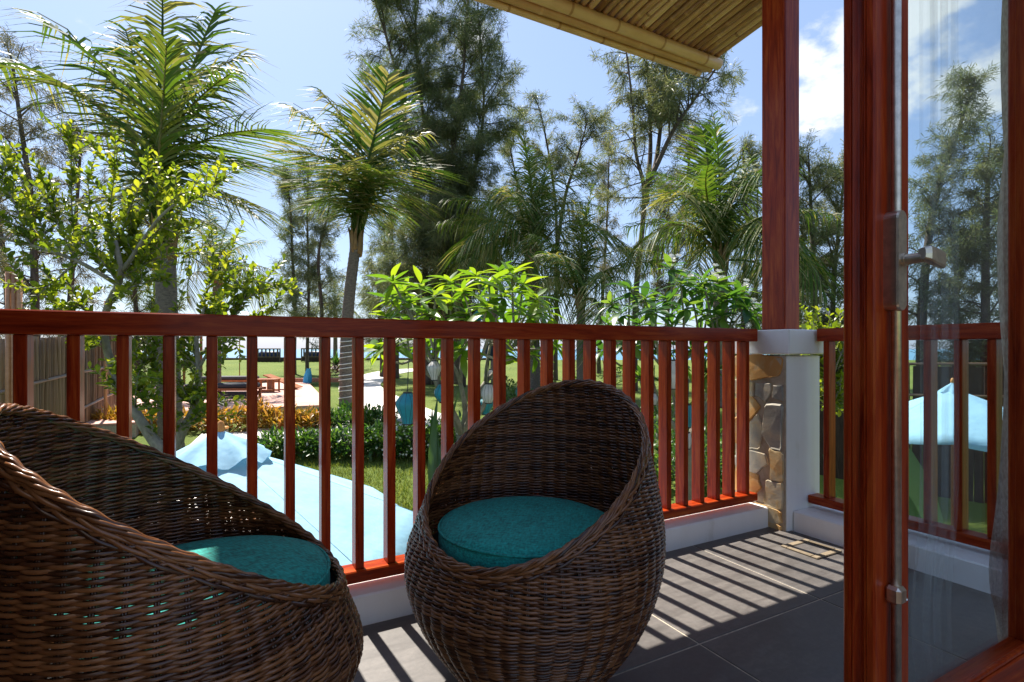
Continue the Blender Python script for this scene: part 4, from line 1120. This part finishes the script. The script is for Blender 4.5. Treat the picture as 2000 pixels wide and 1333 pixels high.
# side tree right of the pillar
SHO = []
for i in range(34):
    a = 1560+rng.random()*120; add((1620, 760, 0), ((1620+a)/2+rng.normal()*8, 690, .2*rng.normal()), (a, 590+rng.random()*120, .3*rng.normal()))
for i in range(20):
    add((1620, 800, 0), (1625+rng.normal()*14, 760, .2*rng.normal()), (1600+rng.random()*70, 660+rng.random()*180, .3*rng.normal()))
o = P(1620, 880, 6.3); o[2] = float(gz(o[0], 6.3))
leafy_tree('leafy_shrub', 'light green leafy shrub behind the side railing right of the pillar', 'shrub', o, SHO, [[(1620, 1000, 0, .04), (1622, 850, 0, .03), (1620, 740, 0, .018)]], 6.3, ALM, M_greybark, 34, 42, .25, keep=200)

# ---- frangipani
PL = [leaf_mesh('leaf', M_plum, .34, .095, SH_EL, .18, .22, 6), leaf_mesh('leaf', M_plum, .30, .085, SH_EL, .25, .38, 6), leaf_mesh('leaf', M_plum, .27, .08, SH_EL, .12, .1, 6)]
PLD = [leaf_mesh('leaf', M_plumd, .33, .10, SH_EL, .18, .25, 6), leaf_mesh('leaf', M_plumd, .30, .09, SH_EL, .25, .5, 6), leaf_mesh('leaf', M_plumd, .27, .085, SH_EL, .12, .12, 6)]
def frangipani(label, px, pyb, Y, tips, meshes, seed, nleaf=(11, 17), flowers=(), r0=.06, forks=3):
    r_ = np.random.default_rng(seed)
    base = P(px, pyb, Y); base[2] = float(gz(base[0], Y)); t = thing('frangipani_tree', label, 'tree', base, 0, 'frangipani trees')
    b = MB(); fork = P(px, pyb, Y)-base
    b.tube(spline([np.zeros(3), fork*.5+np.array([.03, 0, 0]), fork], 8), np.linspace(r0*1.15, r0, 8), 9, (0, 1, .2))
    tp = [P(a, c, Y+d)-base for a, c, d in tips]
    # cluster the tips into limbs by angle
    ang = np.array([math.atan2(q[0]-fork[0], (q[1]-fork[1])*.7+1e-6) for q in tp]); order = np.argsort(ang)
    limbs = np.array_split(order, forks*2)
    items = []; fl = MB()
    for lb in limbs:
        if len(lb) == 0: continue
        c = np.mean([tp[i] for i in lb], 0); h = fork+(c-fork)*.45+r_.normal(0, .05, 3); h[2] -= .08
        b.tube(spline([fork, fork+(h-fork)*.5+r_.normal(0, .04, 3), h], 7), np.linspace(r0*.75, r0*.45, 7), 8, (0, 1, .2))
        for half in np.array_split(lb, max(1, len(lb)//3)):
            c2 = np.mean([tp[i] for i in half], 0); h2 = h+(c2-h)*.5+r_.normal(0, .04, 3)
            b.tube(spline([h, (h+h2)/2+r_.normal(0, .03, 3), h2], 6), np.linspace(r0*.45, r0*.3, 6), 7, (0, 1, .2))
            for i in half:
                e = tp[i]; mid = (h2+e)/2+r_.normal(0, .03, 3)-np.array([0, 0, .03])
                b.tube(spline([h2, mid, e], 6), np.linspace(r0*.3, r0*.2, 6), 6, (0, 1, .2))
                ax = e-mid; ax /= np.linalg.norm(ax)+1e-9; ax = ax*.6+np.array([0, 0, .5]); ax /= np.linalg.norm(ax)
                n = int(r_.integers(*nleaf)); ph = r_.random()*6
                s1 = np.cross(ax, (0.2, 1, .1)); s1 /= np.linalg.norm(s1); s2 = np.cross(ax, s1)
                for k in range(n):
                    a = ph+k*2.4; lift = .75-1.15*(k/n)+.15*r_.normal()
                    d = s1*math.cos(a)+s2*math.sin(a)+ax*lift
                    items.append((e+ax*.015*(n-k)/3, d, ax+r_.normal(0, .15, 3), .72+.5*r_.random(), int(r_.integers(3))))
                if i in flowers:
                    for k in range(9):
                        cc = e+ax*.17+r_.normal(0, .055, 3)
                        for pth in range(5):
                            a = pth*1.2566+k; d = np.array([math.cos(a), math.sin(a)*.6, .5*math.sin(a)+.2]); d /= np.linalg.norm(d)
                            sd2 = np.cross(d, (0.1, -1, .3)); sd2 /= np.linalg.norm(sd2)
                            fl.add([cc, cc+d*.025+sd2*.016, cc+d*.048, cc+d*.025-sd2*.016], [(0, 1, 2, 3)])
    b.build('trunk', M_greybark, t, True)
    if fl.n: fl.build('blossom', M_petal, t, kind='stuff')
    scatter_leaves(t, 'leaf', meshes, items, 260)
    return t
tips = [(770, 556, -.2), (765, 590, .4), (800, 600, -.4), (822, 562, .2), (850, 585, -.5), (880, 600, .3), (835, 620, -.6), (905, 575, -.1), (930, 545, .3), (955, 560, -.4), (975, 540, .1), (1000, 545, -.3), (1020, 565, .4), (985, 585, -.6),
        (1045, 590, -.1), (1060, 615, .3), (1035, 625, -.5), (950, 610, -.7), (915, 620, .2), (870, 640, -.4), (795, 640, .1), (755, 625, .3), (745, 690, .2), (775, 680, -.3), (830, 690, .5), (985, 650, .4), (1060, 655, -.2), (1080, 680, .2), (1005, 700, -.4), (905, 690, -.5), (1040, 700, .5),
        (880, 560, .6), (960, 590, .7), (790, 575, .7), (1010, 610, .8), (860, 660, .8)]
frangipani('lime green frangipani with hanging lanterns in the middle of the garden', 902, 850, 6.6, tips, PL, 51)
tips = [(1195, 600, 0), (1190, 640, .3), (1230, 575, -.2), (1260, 590, .3), (1215, 620, -.4), (1310, 530, .1), (1330, 560, -.3), (1300, 590, .4), (1280, 615, -.5), (1350, 570, .2), (1375, 555, -.2), (1390, 580, .4), (1400, 560, .1), (1420, 590, -.3), (1440, 580, .2), (1455, 605, -.1), (1465, 620, .3),
        (1340, 610, -.5), (1370, 620, .5), (1410, 625, -.4), (1250, 640, .5), (1310, 640, -.2), (1430, 640, .1), (1390, 650, .3), (1230, 680, -.2), (1280, 690, .3), (1350, 690, -.3), (1420, 690, .3), (1180, 690, .4), (1460, 680, -.2), (1320, 720, .3), (1390, 730, -.3), (1250, 740, .2)]
frangipani('darker frangipani with white blossom next to the post', 1345, 870, 7.2, tips, PLD, 52, flowers=(5, 11, 12, 14, 16, 9), nleaf=(11, 17))

# ---- low planting
def rosette_leaves(r_, n, L, base, lo=.2, hi=1.3):
    out = []
    for k in range(n):
        a = r_.random()*2*math.pi; el = lo+(hi-lo)*r_.random()
        out.append((base+r_.normal(0, L*.05, 3), np.array([math.cos(a)*math.cos(el), math.sin(a)*math.cos(el), math.sin(el)]), np.array([0, 0, 1.])+r_.normal(0, .2, 3), .7+.6*r_.random(), int(r_.integers(2))))
    return out
def join_leaves(items, meshes):
    mb = MB(); cache = []
    for me in meshes:
        v = np.empty(len(me.vertices)*3, np.float32); me.vertices.foreach_get('co', v)
        cache.append((v.reshape(-1, 3), np.array([list(pp.vertices) for pp in me.polygons])))
    for p, d, up, sc, k in items:
        M = np.array(mat_from(d, up, p, sc)); v, f = cache[k]; mb.add(v @ M[:3, :3].T+M[:3, 3], f)
    return mb
CR = [leaf_mesh('l', M_croton, .20, .042, SH_LA, .2, .3, 3), leaf_mesh('l', M_croton, .15, .04, SH_LA, .2, .15, 3)]
HG = [leaf_mesh('l', M_hedge, .12, .045, SH_EL, .2, .25, 3), leaf_mesh('l', M_hedge, .09, .04, SH_EL, .15, .1, 3)]
def bush(name, label, cat, X, Y, w_, h, meshes, n, seed, group=None, mat=None, stems=True, flowers=0, z0=None):
    r_ = np.random.default_rng(seed); z = float(gz(X, Y)) if z0 is None else z0
    t = thing(name, label, cat, (X, Y, z), 0, group); items = []
    for k in range(n):
        d = r_.normal(0, 1, 3); d[2] = abs(d[2]); d /= np.linalg.norm(d)
        rr = (.55+.5*r_.random())
        p = np.array([d[0]*w_*rr, d[1]*w_*.75*rr, h*(.12+.85*d[2]*rr)])
        o_ = d*.8+r_.normal(0, .5, 3)+np.array([0, 0, .25]); items.append((p, o_, np.array([0, 0, 1.])+r_.normal(0, .4, 3), .7+.6*r_.random(), int(r_.integers(2))))
    join_leaves(items, meshes).build('foliage', mat or meshes[0].materials[0], t, True, kind='stuff')
    b = MB()
    for k in range(7):
        a = r_.random()*6.3; b.tube([(0.05*math.cos(a), .05*math.sin(a), -.03), (w_*.5*math.cos(a), w_*.4*math.sin(a), h*.75)], [.012, .004], 5)
    b.build('stems', M_greybark, t, True)
    if flowers:
        f = MB()
        for k in range(flowers):
            d = r_.normal(0, 1, 3); d[2] = abs(d[2]); d /= np.linalg.norm(d); c = np.array([d[0]*w_*1.02, d[1]*w_*.78, h*(.12+.87*d[2])])
            for q in range(5):
                a = q*1.2566+k; e = np.array([math.cos(a), math.sin(a)*.5, math.sin(a)]); s2 = np.cross(e, (0, -1, .2)); f.add([c, c+e*.012+s2*.008, c+e*.024, c+e*.012-s2*.008], [(0, 1, 2, 3)])
        f.build('blossom', M_petal, t, kind='stuff')
    return t
places = ['far left by the terrace corner', 'left of the tree trunk fork', 'between the two tree limbs', 'right of the tree fork, orange tipped', 'behind the bollard light, orange', 'left of the tall spiky orange one', 'tallest and most orange of the row', 'bright yellow, low and rounded', 'half green, next to the bright one', 'mostly green, close to the cable palm', 'dark leaved, at the foot of the cable palm']
xs = [195, 235, 285, 330, 395, 455, 505, 552, 592, 630, 662]
for i, px in enumerate(xs):
    py = 838-(i*.5); X, Y = GP(px, py+3)
    bush('croton_bush', 'yellow croton bush '+places[i], 'bush', X, Y, .52 if i not in (6,) else .42, [.42, .42, .38, .42, .46, .42, .58, .40, .38, .38, .42][i], CR if i < 9 else HG, 420, 200+i, 'croton bushes along the walk')
X, Y = GP(600, 838); bush('croton_bush', 'small yellow and green croton bush in front of the half green one', 'bush', X+.2, Y-.2, .3, .4, CR, 240, 230, 'croton bushes along the walk')
hp = ['lowest, nearest the parasol cap', 'left, over a stone kerb', 'with pointed pale leaves under the walk', 'in the middle of the green row', 'just right of the cable palm trunk line', 'speckled with white flowers', 'below the big teal lantern', 'tall and dark beside the wicker back', 'behind the wicker back']
for i, px in enumerate([540, 590, 640, 690, 735, 775, 815, 855, 900]):
    X, Y = GP(px, 888+i*.6); bush('gardenia_bush', 'green hedge bush '+hp[i], 'bush', X, Y, .5, [.42, .45, .46, .52, .56, .6, .62, .7, .7][i], HG, 620, 300+i, 'low green hedge bushes', flowers=[0, 4, 6, 8, 14, 40, 60, 40, 20][i])
for i, (px, py, h, w_) in enumerate([(712, 832, .42, .45), (745, 828, .36, .4), (682, 822, .4, .35), (1010, 800, .6, .6), (1085, 790, .7, .6), (985, 770, .6, .5), (1130, 760, .7, .7), (1050, 745, .8, .8), (1200, 750, .8, .8)]):
    X, Y = GP(px, py); bush('dark_shrub', ['dark rounded shrub at the foot of the cable palm', 'low dark shrub right of the cable palm foot', 'dark shrub tight against the cable palm trunk', 'green shrub below the white lantern pair', 'green shrub left of the wicker chair top', 'leafy shrub behind the round white lantern', 'leafy shrub just over the wicker chair top', 'far green shrub by the path end', 'far green shrub between the right balusters'][i], 'shrub', X, Y, w_, h, HG, 420, 330+i, 'garden shrubs')
for i, (px, Y, zt) in enumerate([(1290, 8.6, .9), (1340, 8.2, .8), (1400, 8.6, .9), (1450, 8.0, .8), (1250, 9.4, .8), (1370, 10.5, 1.0), (1300, 11.5, 1.0), (1440, 10.5, 1.0)]):
    X = (px-CX)/F*Y; bush('dark_shrub', ['shrub low behind the darker frangipani trunk', 'shrub under the teal and white lantern', 'shrub behind the last balusters', 'shrub beside the stone pillar', 'shrub right of the wicker chair shoulder', 'tall shrub under the blossom frangipani', 'shrub behind the blossom frangipani', 'shrub at the back near the pillar'][i], 'shrub', X, Y, .75, zt, HG, 520, 350+i, 'garden shrubs')
# spider-like spiky plant on the far lawn
SP = [leaf_mesh('l', M_hedge, .9, .06, SH_LA, .15, .35, 5), leaf_mesh('l', M_hedge, .7, .06, SH_LA, .15, .2, 5)]
RD = [leaf_mesh('l', M_redleaf, .45, .09, SH_EL, .15, .4, 4), leaf_mesh('l', M_redleaf, .35, .08, SH_EL, .15, .2, 4)]
X, Y = GP(657, 732)
t = thing('spiky_plant', 'spiky green plant with red leaves round its foot left of the cable palm', 'plant', (X, Y, float(gz(X, Y))))
r_ = np.random.default_rng(77)
join_leaves(rosette_leaves(r_, 60, 1, np.array([0, 0, .5]), .4, 1.5), SP).build('foliage', M_hedge, t, True, kind='stuff')
join_leaves([(a+np.array([0, 0, -.2]), b, c, d, e) for a, b, c, d, e in rosette_leaves(r_, 70, 3, np.array([0, 0, .5]), -.4, .9)], RD).build('red_foliage', M_redleaf, t, True, kind='stuff')
# broad-leaved plants right
BN = [leaf_mesh('leaf', M_banana, 1.25, .36, SH_EL, .15, .22, 7), leaf_mesh('leaf', M_banana, 1.0, .30, SH_EL, .2, .4, 7), leaf_mesh('leaf', M_banana, .8, .065, SH_LA, .3, .3, 6)]
def broad(label, px, Y, tips, k, zb=None):
    X = (px-CX)/F*Y; z = float(gz(X, Y)); t = thing('broad_leaf_plant', label, 'plant', (X, Y, z), 0, 'broad leaved plants')
    for i, (a, b, dy) in enumerate(tips):
        tip = P(a, b, Y+dy)-np.array([X, Y, z]); st = tip*np.array([.3, .3, .38]); 
        MB().tube(spline([np.zeros(3), st*.5+np.array([0, 0, .1]), st], 5), [.025, .02, .018, .015, .012], 6, (0, 1, .1)).build('stalk', M_petiole, t, True)
        d = tip-st; L = np.linalg.norm(d); place('leaf', BN[k], t, mat_from(d, np.array([rng.normal()*.3, -1, .5]), st, L/[1.25, 1.0, .8][k]))
broad('broad banana-like plant at the left of the door glass', 1790, 4.6, [(1815, 888, 0), (1780, 960, -.2), (1840, 960, .1), (1850, 1010, -.2), (1760, 930, .1)], 0)
broad('strap leaved plant outside the short side railing', 1625, 4.4, [(1640, 880, 0), (1600, 930, -.1), (1655, 900, .1), (1612, 900, .2), (1665, 940, 0), (1630, 960, -.2)], 2)
broad('strap leaved plant between the wicker chair shoulder and the pillar', 1310, 5.4, [(1335, 920, 0), (1300, 900, .1), (1290, 940, 0), (1350, 950, 0)], 2)
broad('strap leaved plant between two balusters above the wicker chair arm', 850, 6.0, [(862, 770, 0), (842, 800, .1), (870, 800, 0), (835, 780, 0), (855, 850, -.1)], 2)
for i, (px, Y, h) in enumerate([(1935, 5.6, 1.0), (1890, 5.2, .75), (1960, 5.0, .9), (1850, 5.8, .7), (1800, 6.2, .8), (1700, 6.5, .9)]):
    X = (px-CX)/F*Y; bush('leafy_shrub', ['leafy shrub right of the glass parasol pole', 'low shrub at the centre of the door glass', 'leafy shrub beside the curtain', 'low shrub under the glass parasol', 'shrub behind the banana-like plant', 'shrub hidden by the door stile'][i], 'shrub', X, Y, .42, h, ALM[:2], 300, 380+i, 'shrubs beyond the side railing')

# lawn grass blades near the hedge
def lawn():
    n = 26000; px = 500+rng.random(n)*480; py = 872+rng.random(n)**1.2*260
    X = []; Yv = []
    ys = np.linspace(4.5, 12, 200)
    zy = gz(-1.5+0*ys, ys); pyy = HY+(CAMZ-zy)*F/ys
    Yq = np.interp(-py, -pyy, ys) if pyy[0] < pyy[-1] else np.interp(py, pyy[::-1], ys[::-1])
    Xq = (px-CX)/F*Yq; z = gz(Xq, Yq)
    a = rng.random(n)*6.283; h = .035+.05*rng.random(n); wv = .006
    ln = rng.normal(0, .025, (n, 2))
    V = np.stack([np.stack([Xq-wv*np.cos(a), Yq-wv*np.sin(a), z-.005], 1), np.stack([Xq+wv*np.cos(a), Yq+wv*np.sin(a), z-.005], 1), np.stack([Xq+ln[:, 0], Yq+ln[:, 1], z+h], 1)], 1).reshape(-1, 3)
    MB().add(V, np.arange(3*n).reshape(-1, 3), rng.random(n)).build('lawn_grass', M_grassb, kind='stuff')
lawn()

# ------------------------------------------------------------------ garden objects
def lantern(label, px, py, Y, w_, h, kind, mat, hang=None):
    p = P(px, py, Y); t = thing('silk_lantern', label, 'lantern', (p[0], p[1], p[2]-h/2), 0, 'hanging silk lanterns')
    s = np.linspace(0, 1, 15)
    if kind == 'drop': rr = .34+.66*np.sin(np.pi*np.clip(s**1.55*.86+.10, 0, 1))**.9; rr = rr*np.interp(s, [0, .15, .7, 1], [.75, .75, 1, .8])
    elif kind == 'round': rr = .28+.72*np.sin(np.pi*(.08+.84*s))
    else: rr = .55+.45*np.sin(np.pi*(.1+.8*s))
    rr = rr/rr.max()*w_/2
    MB().lathe(np.c_[rr, s*h], 48, flute=lambda a: 1-.035*np.abs(np.sin(6*a))).build('shade', mat, t, True)
    b = MB()
    for k in range(12):
        a = k/12*2*math.pi; b.tube(np.c_[rr*1.004*math.cos(a), rr*1.004*math.sin(a), s*h], .0016, 4, (math.cos(a), math.sin(a), 0))
    b.build('wire_ribs', M_dark, t)
    MB().lathe([(.001, h), (rr[-1]*1.02, h), (rr[-1]*1.02, h+.015), (.001, h+.018)], 20).build('top_ring', M_dark, t)
    MB().lathe([(.001, -.014), (rr[0]*1.02, -.012), (rr[0]*1.02, 0), (.001, 0)], 20).build('bottom_ring', M_dark, t)
    MB().tube([(0, 0, h+.01), (.01, 0, h+.35)], .005, 4).build('cord', M_dark, t)
LY = 6.4
lantern('large teal drop shaped lantern left of the frangipani trunk', 796, 798, 6.0, .27, .34, 'drop', M_lteal)
lantern('white drop shaped lantern high beside the frangipani branches', 848, 724, 6.2, .175, .215, 'drop', M_lwhite)
lantern('teal lantern half hidden by a baluster below the white drop one', 866, 768, 6.3, .22, .21, 'round', M_lteal)
lantern('round white lantern above a teal one', 954, 769, 6.2, .175, .215, 'round', M_lwhite)
lantern('teal lantern hanging under the round white one', 948, 793, 6.6, .21, .20, 'drop', M_lteal)
lantern('small far white lantern above the round white one', 958, 732, 8.0, .10, .14, 'round', M_lwhite)
lantern('dark navy lantern high in the lime frangipani', 957, 688, 7.0, .14, .20, 'round', M_lnavy)
lantern('teal lantern at the wicker chair top edge', 1016, 766, 6.6, .12, .15, 'round', M_lteal)
lantern('tall white lantern behind the right balusters', 1315, 732, 6.6, .20, .34, 'tall', M_lwhite)
lantern('small white lantern by the wicker chair shoulder', 1277, 780, 6.6, .10, .14, 'round', M_lwhite)
lantern('teal square lantern near the pillar', 1344, 813, 6.4, .10, .26, 'tall', M_lteal)
lantern('white tall lantern under the teal one near the pillar', 1343, 861, 6.4, .09, .18, 'tall', M_lwhite)
lantern('blue lantern in the frangipani seen just over the railing', 934, 617, 7.2, .13, .13, 'round', M_lteal)

def bollard(px, py, Y):
    X = (px-CX)/F*Y; z = float(gz(X, Y)); top = CAMZ-(py-HY)/F*Y-z
    t = thing('bollard_light', 'short square bollard light with an orange cap behind the parasol top', 'bollard', (X, Y, z))
    MB().box((0, 0, top/2-.02), (.17, .17, top), .01).build('post', M_plug, t); MB().box((0, 0, top+.02), (.19, .19, .05), .015).build('cap', M_orange, t)
bollard(434, 838, 10.6)

def tgp(px, py):
    Y = (CAMZ-TZ0-.025)*F/(py-HY); return np.array([(px-CX)/F*Y, Y])
def lounger(label, px, py, rz, L=2.0):
    c = tgp(px, py); t = thing('sun_lounger', label, 'sun lounger', (c[0], c[1], TZ0+.026), rz, 'loungers on the terrace')
    for sx in (-1, 1):
        for sy in (-1, 1): MB().box((sx*L*.42, sy*.3, .13), (.07, .07, .26), .006).build('leg', M_deckwood, t)
    for sy in (-1, 1): MB().box((0, sy*.33, .27), (L, .05, .08), .006).build('side_rail', M_deckwood, t)
    MB().box((0, 0, .11), (L*.8, .6, .12), .01).build('underframe', M_dark, t)
    me = MB().box((0, 0, 0), (.08, .6, .02), .004).mesh('slat', M_deckwood)
    for i in range(18): place('slat', me, t, Matrix.Translation((-L*.47+i*L*.055, 0, .295)))
    MB().box((-.06, 0, .375), (L*.92, .64, .13), .035).build('mattress', M_matt, t, True)
    return t, c
a_, ca_ = lounger('nearer charcoal sun lounger on the pink terrace', 440, 777, .06, 2.2)
b_, cb_ = lounger('farther charcoal sun lounger behind the first one, blue pillow on it', 452, 757, .06, 2.2)
pw = MB().lathe([(.001, -.09), (.14, -.07), (.2, 0), (.14, .07), (.001, .09)], 16, flute=lambda a: 1+.08*np.cos(4*a)).build('pillow', M_bluebag, None, True)
pw.location = (cb_[0]-.75, cb_[1]-.1, TZ0+.57); tag(pw, 'blue pillow at the head of the farther lounger', 'pillow')
c = tgp(522, 766)
t = thing('side_table', 'low open teak side table at the lounger foot', 'table', (c[0], c[1], TZ0+.026), .06)
MB().box((0, 0, .44), (.72, .6, .04), .006).build('table_top', M_deckwood, t)
for sx in (-1, 1):
    for sy in (-1, 1): MB().box((sx*.31, sy*.25, .21), (.055, .055, .42), .005).build('leg', M_deckwood, t)
MB().box((0, -.25, .04), (.565, .05, .05), .004).build('stretcher', M_deckwood, t); MB().box((0, .25, .04), (.565, .05, .05), .004).build('stretcher', M_deckwood, t)
t = thing('tilted_board', 'slanting pale timber board leaning behind the side table', 'board', (c[0]-.1, c[1]+1.3, TZ0+.026), .06)
MB().box((.1, 0, .3), (1.3, .7, .04), .006, Matrix.Rotation(.38, 3, 'Y')).build('panel', M_deckwood, t)
MB().box((-.36, 0, .22), (.05, .6, .44), .005).build('leg', M_deckwood, t); MB().box((.5, 0, .05), (.05, .6, .1), .005).build('leg', M_deckwood, t)
c = TE2-np.array([-.2, .9])
for i, (dx, dy, dz, L) in enumerate([(-1.9, .3, .0, 5.0), (-1.5, .0, .0, 5.2)]):
    b = MB().box((0, 0, .09), (L, .14, .18), .01).build('timber_beam', M_pot, None); b.location = (c[0]+dx+1.2, c[1]+dy-.15, TZ0+.02); b.rotation_euler = (0, 0, .02)
    tag(b, ['reddish timber beam closing the terrace end, rear one', 'reddish timber beam closing the terrace end, front one'][i], 'beam', 'terrace edge beams')
c2 = tgp(600, 748)
bg_ = MB(); q = []
for i in range(9):
    s = i/8; q.append([(.16*math.cos(a)*(1-.45*s)+.05*math.sin(3*a+s*5), .12*math.sin(a)*(1-.3*s)+.03*s, .62*s+.04*math.sin(2*a)*s) for a in np.linspace(0, 2*math.pi, 17)])
bg_.grid(q); o_ = bg_.build('blue_cloth_bag', M_bluebag, None, True); o_.location = (c2[0], c2[1], TZ0+.026); o_.rotation_euler = (.12, .1, .5)  # crumpled blue cloth bag
tag(o_, 'crumpled bright blue cloth standing on the terrace corner', 'cloth')

def garden_bench(label, px, py, Y, w_, rz):
    X = (px-CX)/F*Y; z = float(gz(X, Y)); t = thing('garden_bench', label, 'bench', (X, Y, z), rz, 'benches facing the sea')
    MB().box((0, .0, .18), (w_, .9, .3), .01).build('seat', M_oldwood, t)
    for sx in (-1, 1): MB().box((sx*(w_/2-.04), -.42, .5), (.08, .07, 1.0), .006).build('post', M_greywood, t)
    MB().box((0, -.42, .96), (w_, .08, .08), .006).build('top_rail', M_greywood, t); MB().box((0, -.42, .36), (w_-.17, .07, .08), .006).build('bottom_rail', M_greywood, t)
    me = MB().box((0, 0, 0), (.11, .04, .52), .005).mesh('slat', M_greywood); n = int(w_/.28)
    for i in range(n): place('slat', me, t, Matrix.Translation((-w_/2+.22+(w_-.44)*i/(n-1), -.42, .66)))
    MB().box((.0, -.15, .52), (w_-.3, .35, .5), .12).build('cushion', M_lnavy, t, True)
garden_bench('dark slatted garden bench at the lawn edge, left of the other one', 528, 704, 40, 1.9, 0)
garden_bench('dark slatted garden bench with navy cushions nearer to the cable palm', 617, 704, 40, 1.9, 0)
for i, px in enumerate([588, 640, 575]):
    pass
# distant low stone edging at the beach
mb = thing('beach_edging', 'dark low stone edging along the far lawn edge before the sea', 'edging', (-15, 43, float(gz(-15, 43))))
em = [MB().box((0, 0, 0), (.5+.1*k, .4, .22), .06).mesh('stone', M_oldwood) for k in range(3)]
for i in range(46): place('stone', em[i % 3], mb, Matrix.Translation((-9+i*.56, rng.normal()*.05, .06)))

# bamboo fence on the left
def bamboo_fence():
    t = thing('bamboo_fence', 'old brown bamboo screen fence running away at the far left', 'fence', (-7.6, 7.3, float(gz(-7.6, 7.3))), 0)
    base = np.array(t.location)
    a = P(-70, 800, 6.3); b = P(232, 760, 13.8); a[2] = b[2] = 0
    n = 88; ms = []
    for k in range(6):
        mb = MB(); r = .032+.006*rng.random(); z = np.linspace(0, 1, 9); rr = np.full(9, r); rr[[2, 4, 6]] *= 1.1
        mb.tube(np.c_[.01*np.sin(z*4+k), .01*np.cos(z*3+k), z], rr, 7, (0, 1, 0)); ms.append(mb.mesh('bamboo_cane', M_bambooz, True))
    for i in range(n):
        s = i/(n-1); p = a+(b-a)*s; p[2] = float(gz(p[0], p[1])); topz = CAMZ-(664-12*s+rng.normal()*2-HY)/F*p[1]
        if .10 < s < .12 or .33 < s < .35: continue
        place('bamboo_cane', ms[i % 6], t, Matrix.Translation(p-base+np.array([0, 0, -.1])) @ Matrix.Rotation(rng.normal()*.012, 4, 'Y') @ Matrix.Diagonal((1, 1, topz-p[2]+.1, 1)))
    for h in (.35, .75):
        q = []
        for s in np.linspace(0, 1, 12):
            p = a+(b-a)*s; p[2] = float(gz(p[0], p[1])); topz = CAMZ+.02/F*p[1]; q.append(p+np.array([.06, -.03, (topz-p[2])*h])-base)
        MB().tube(q, .03, 7).build('cross_cane', M_bambooz, t, True)
    # tall post clusters
    for px, Y, py in ((24, 6.6, 532), (702/3.33, 11.5, 588)):
        p = P(px, py, Y); z = float(gz(p[0], Y))
        tt = thing('bamboo_post', 'tall bundled bamboo post at the near end of the screen fence' if Y < 8 else 'thin bamboo post at the far end of the screen fence', 'post', (p[0], Y, z))
        for k in range(3 if Y < 8 else 1):
            MB().tube([(k*.05-.05, .02*k, -.05), (k*.05-.05, .02*k, (p[2]-z)*.5), (k*.05-.05, .02*k, p[2]-z)], [.03, .031, .029], 8, (0, 1, 0)).build('bamboo_cane', M_bamboox, tt, True)
bamboo_fence()
# rubble wall glimpsed through the gap of the fence
def board_fence():
    t = thing('board_fence', 'dark upright board fence with gaps behind the glass parasol', 'fence', (8.6, 10.6, -2.15), 0)
    a = np.array([6.3, 11.6]); b = np.array([11.6, 9.6]); L = np.linalg.norm(b-a); d = (b-a)/L; ang = math.atan2(d[1], d[0])
    ms = [MB().box((0, 0, 1.4), (.13+.015*k, .03, 2.8-.05*k), .006).mesh('board', M_oldwood) for k in range(3)]
    n = int(L/.17)
    for i in range(n):
        p = a+d*(i*.17+.05); place('board', ms[int(rng.integers(3))], t, Matrix.Translation((p[0]-8.6, p[1]-10.6, rng.normal()*.02)) @ Matrix.Rotation(ang+rng.normal()*.02, 4, 'Z') @ Matrix.Rotation(rng.normal()*.008, 4, 'Y'))
    for z in (2.15, 2.78): MB().tube([(a[0]-8.6-d[1]*-.05, a[1]-10.6-.06, z), (b[0]-8.6, b[1]-10.6-.06, z+.04)], .03, 7).build('rail', M_bambooz, t, True)
board_fence()
# low concrete planter wall and terrace hut
t = thing('planter_wall', 'low pale concrete planter edge glimpsed right of the pillar', 'wall', (4.6, 7.6, float(gz(4.6, 7.6))), .3)
MB().box((0, 0, .3), (2.2, .4, .9), .02).build('block', M_concrete, t); MB().box((0, 0, .78), (2.3, .5, .08), .01).build('coping', M_rock, t)
t = thing('timber_stand', 'small timber stand roof showing over the railing beside the big palm trunk', 'stand', (-14.7, 24.5, float(gz(-14.7, 24.5))), .2)
for sx in (-.5, .5):
    for sy in (-.4, .4): MB().box((sx, sy, 1.45), (.09, .09, 2.9), .005).build('leg', M_deckwood, t)
MB().box((0, 0, 2.95), (1.4, 1.2, .08), .01).build('top', M_deckwood, t); MB().box((0, -.44, 2.5), (.9, .05, .12), .005).build('crossbar', M_deckwood, t)
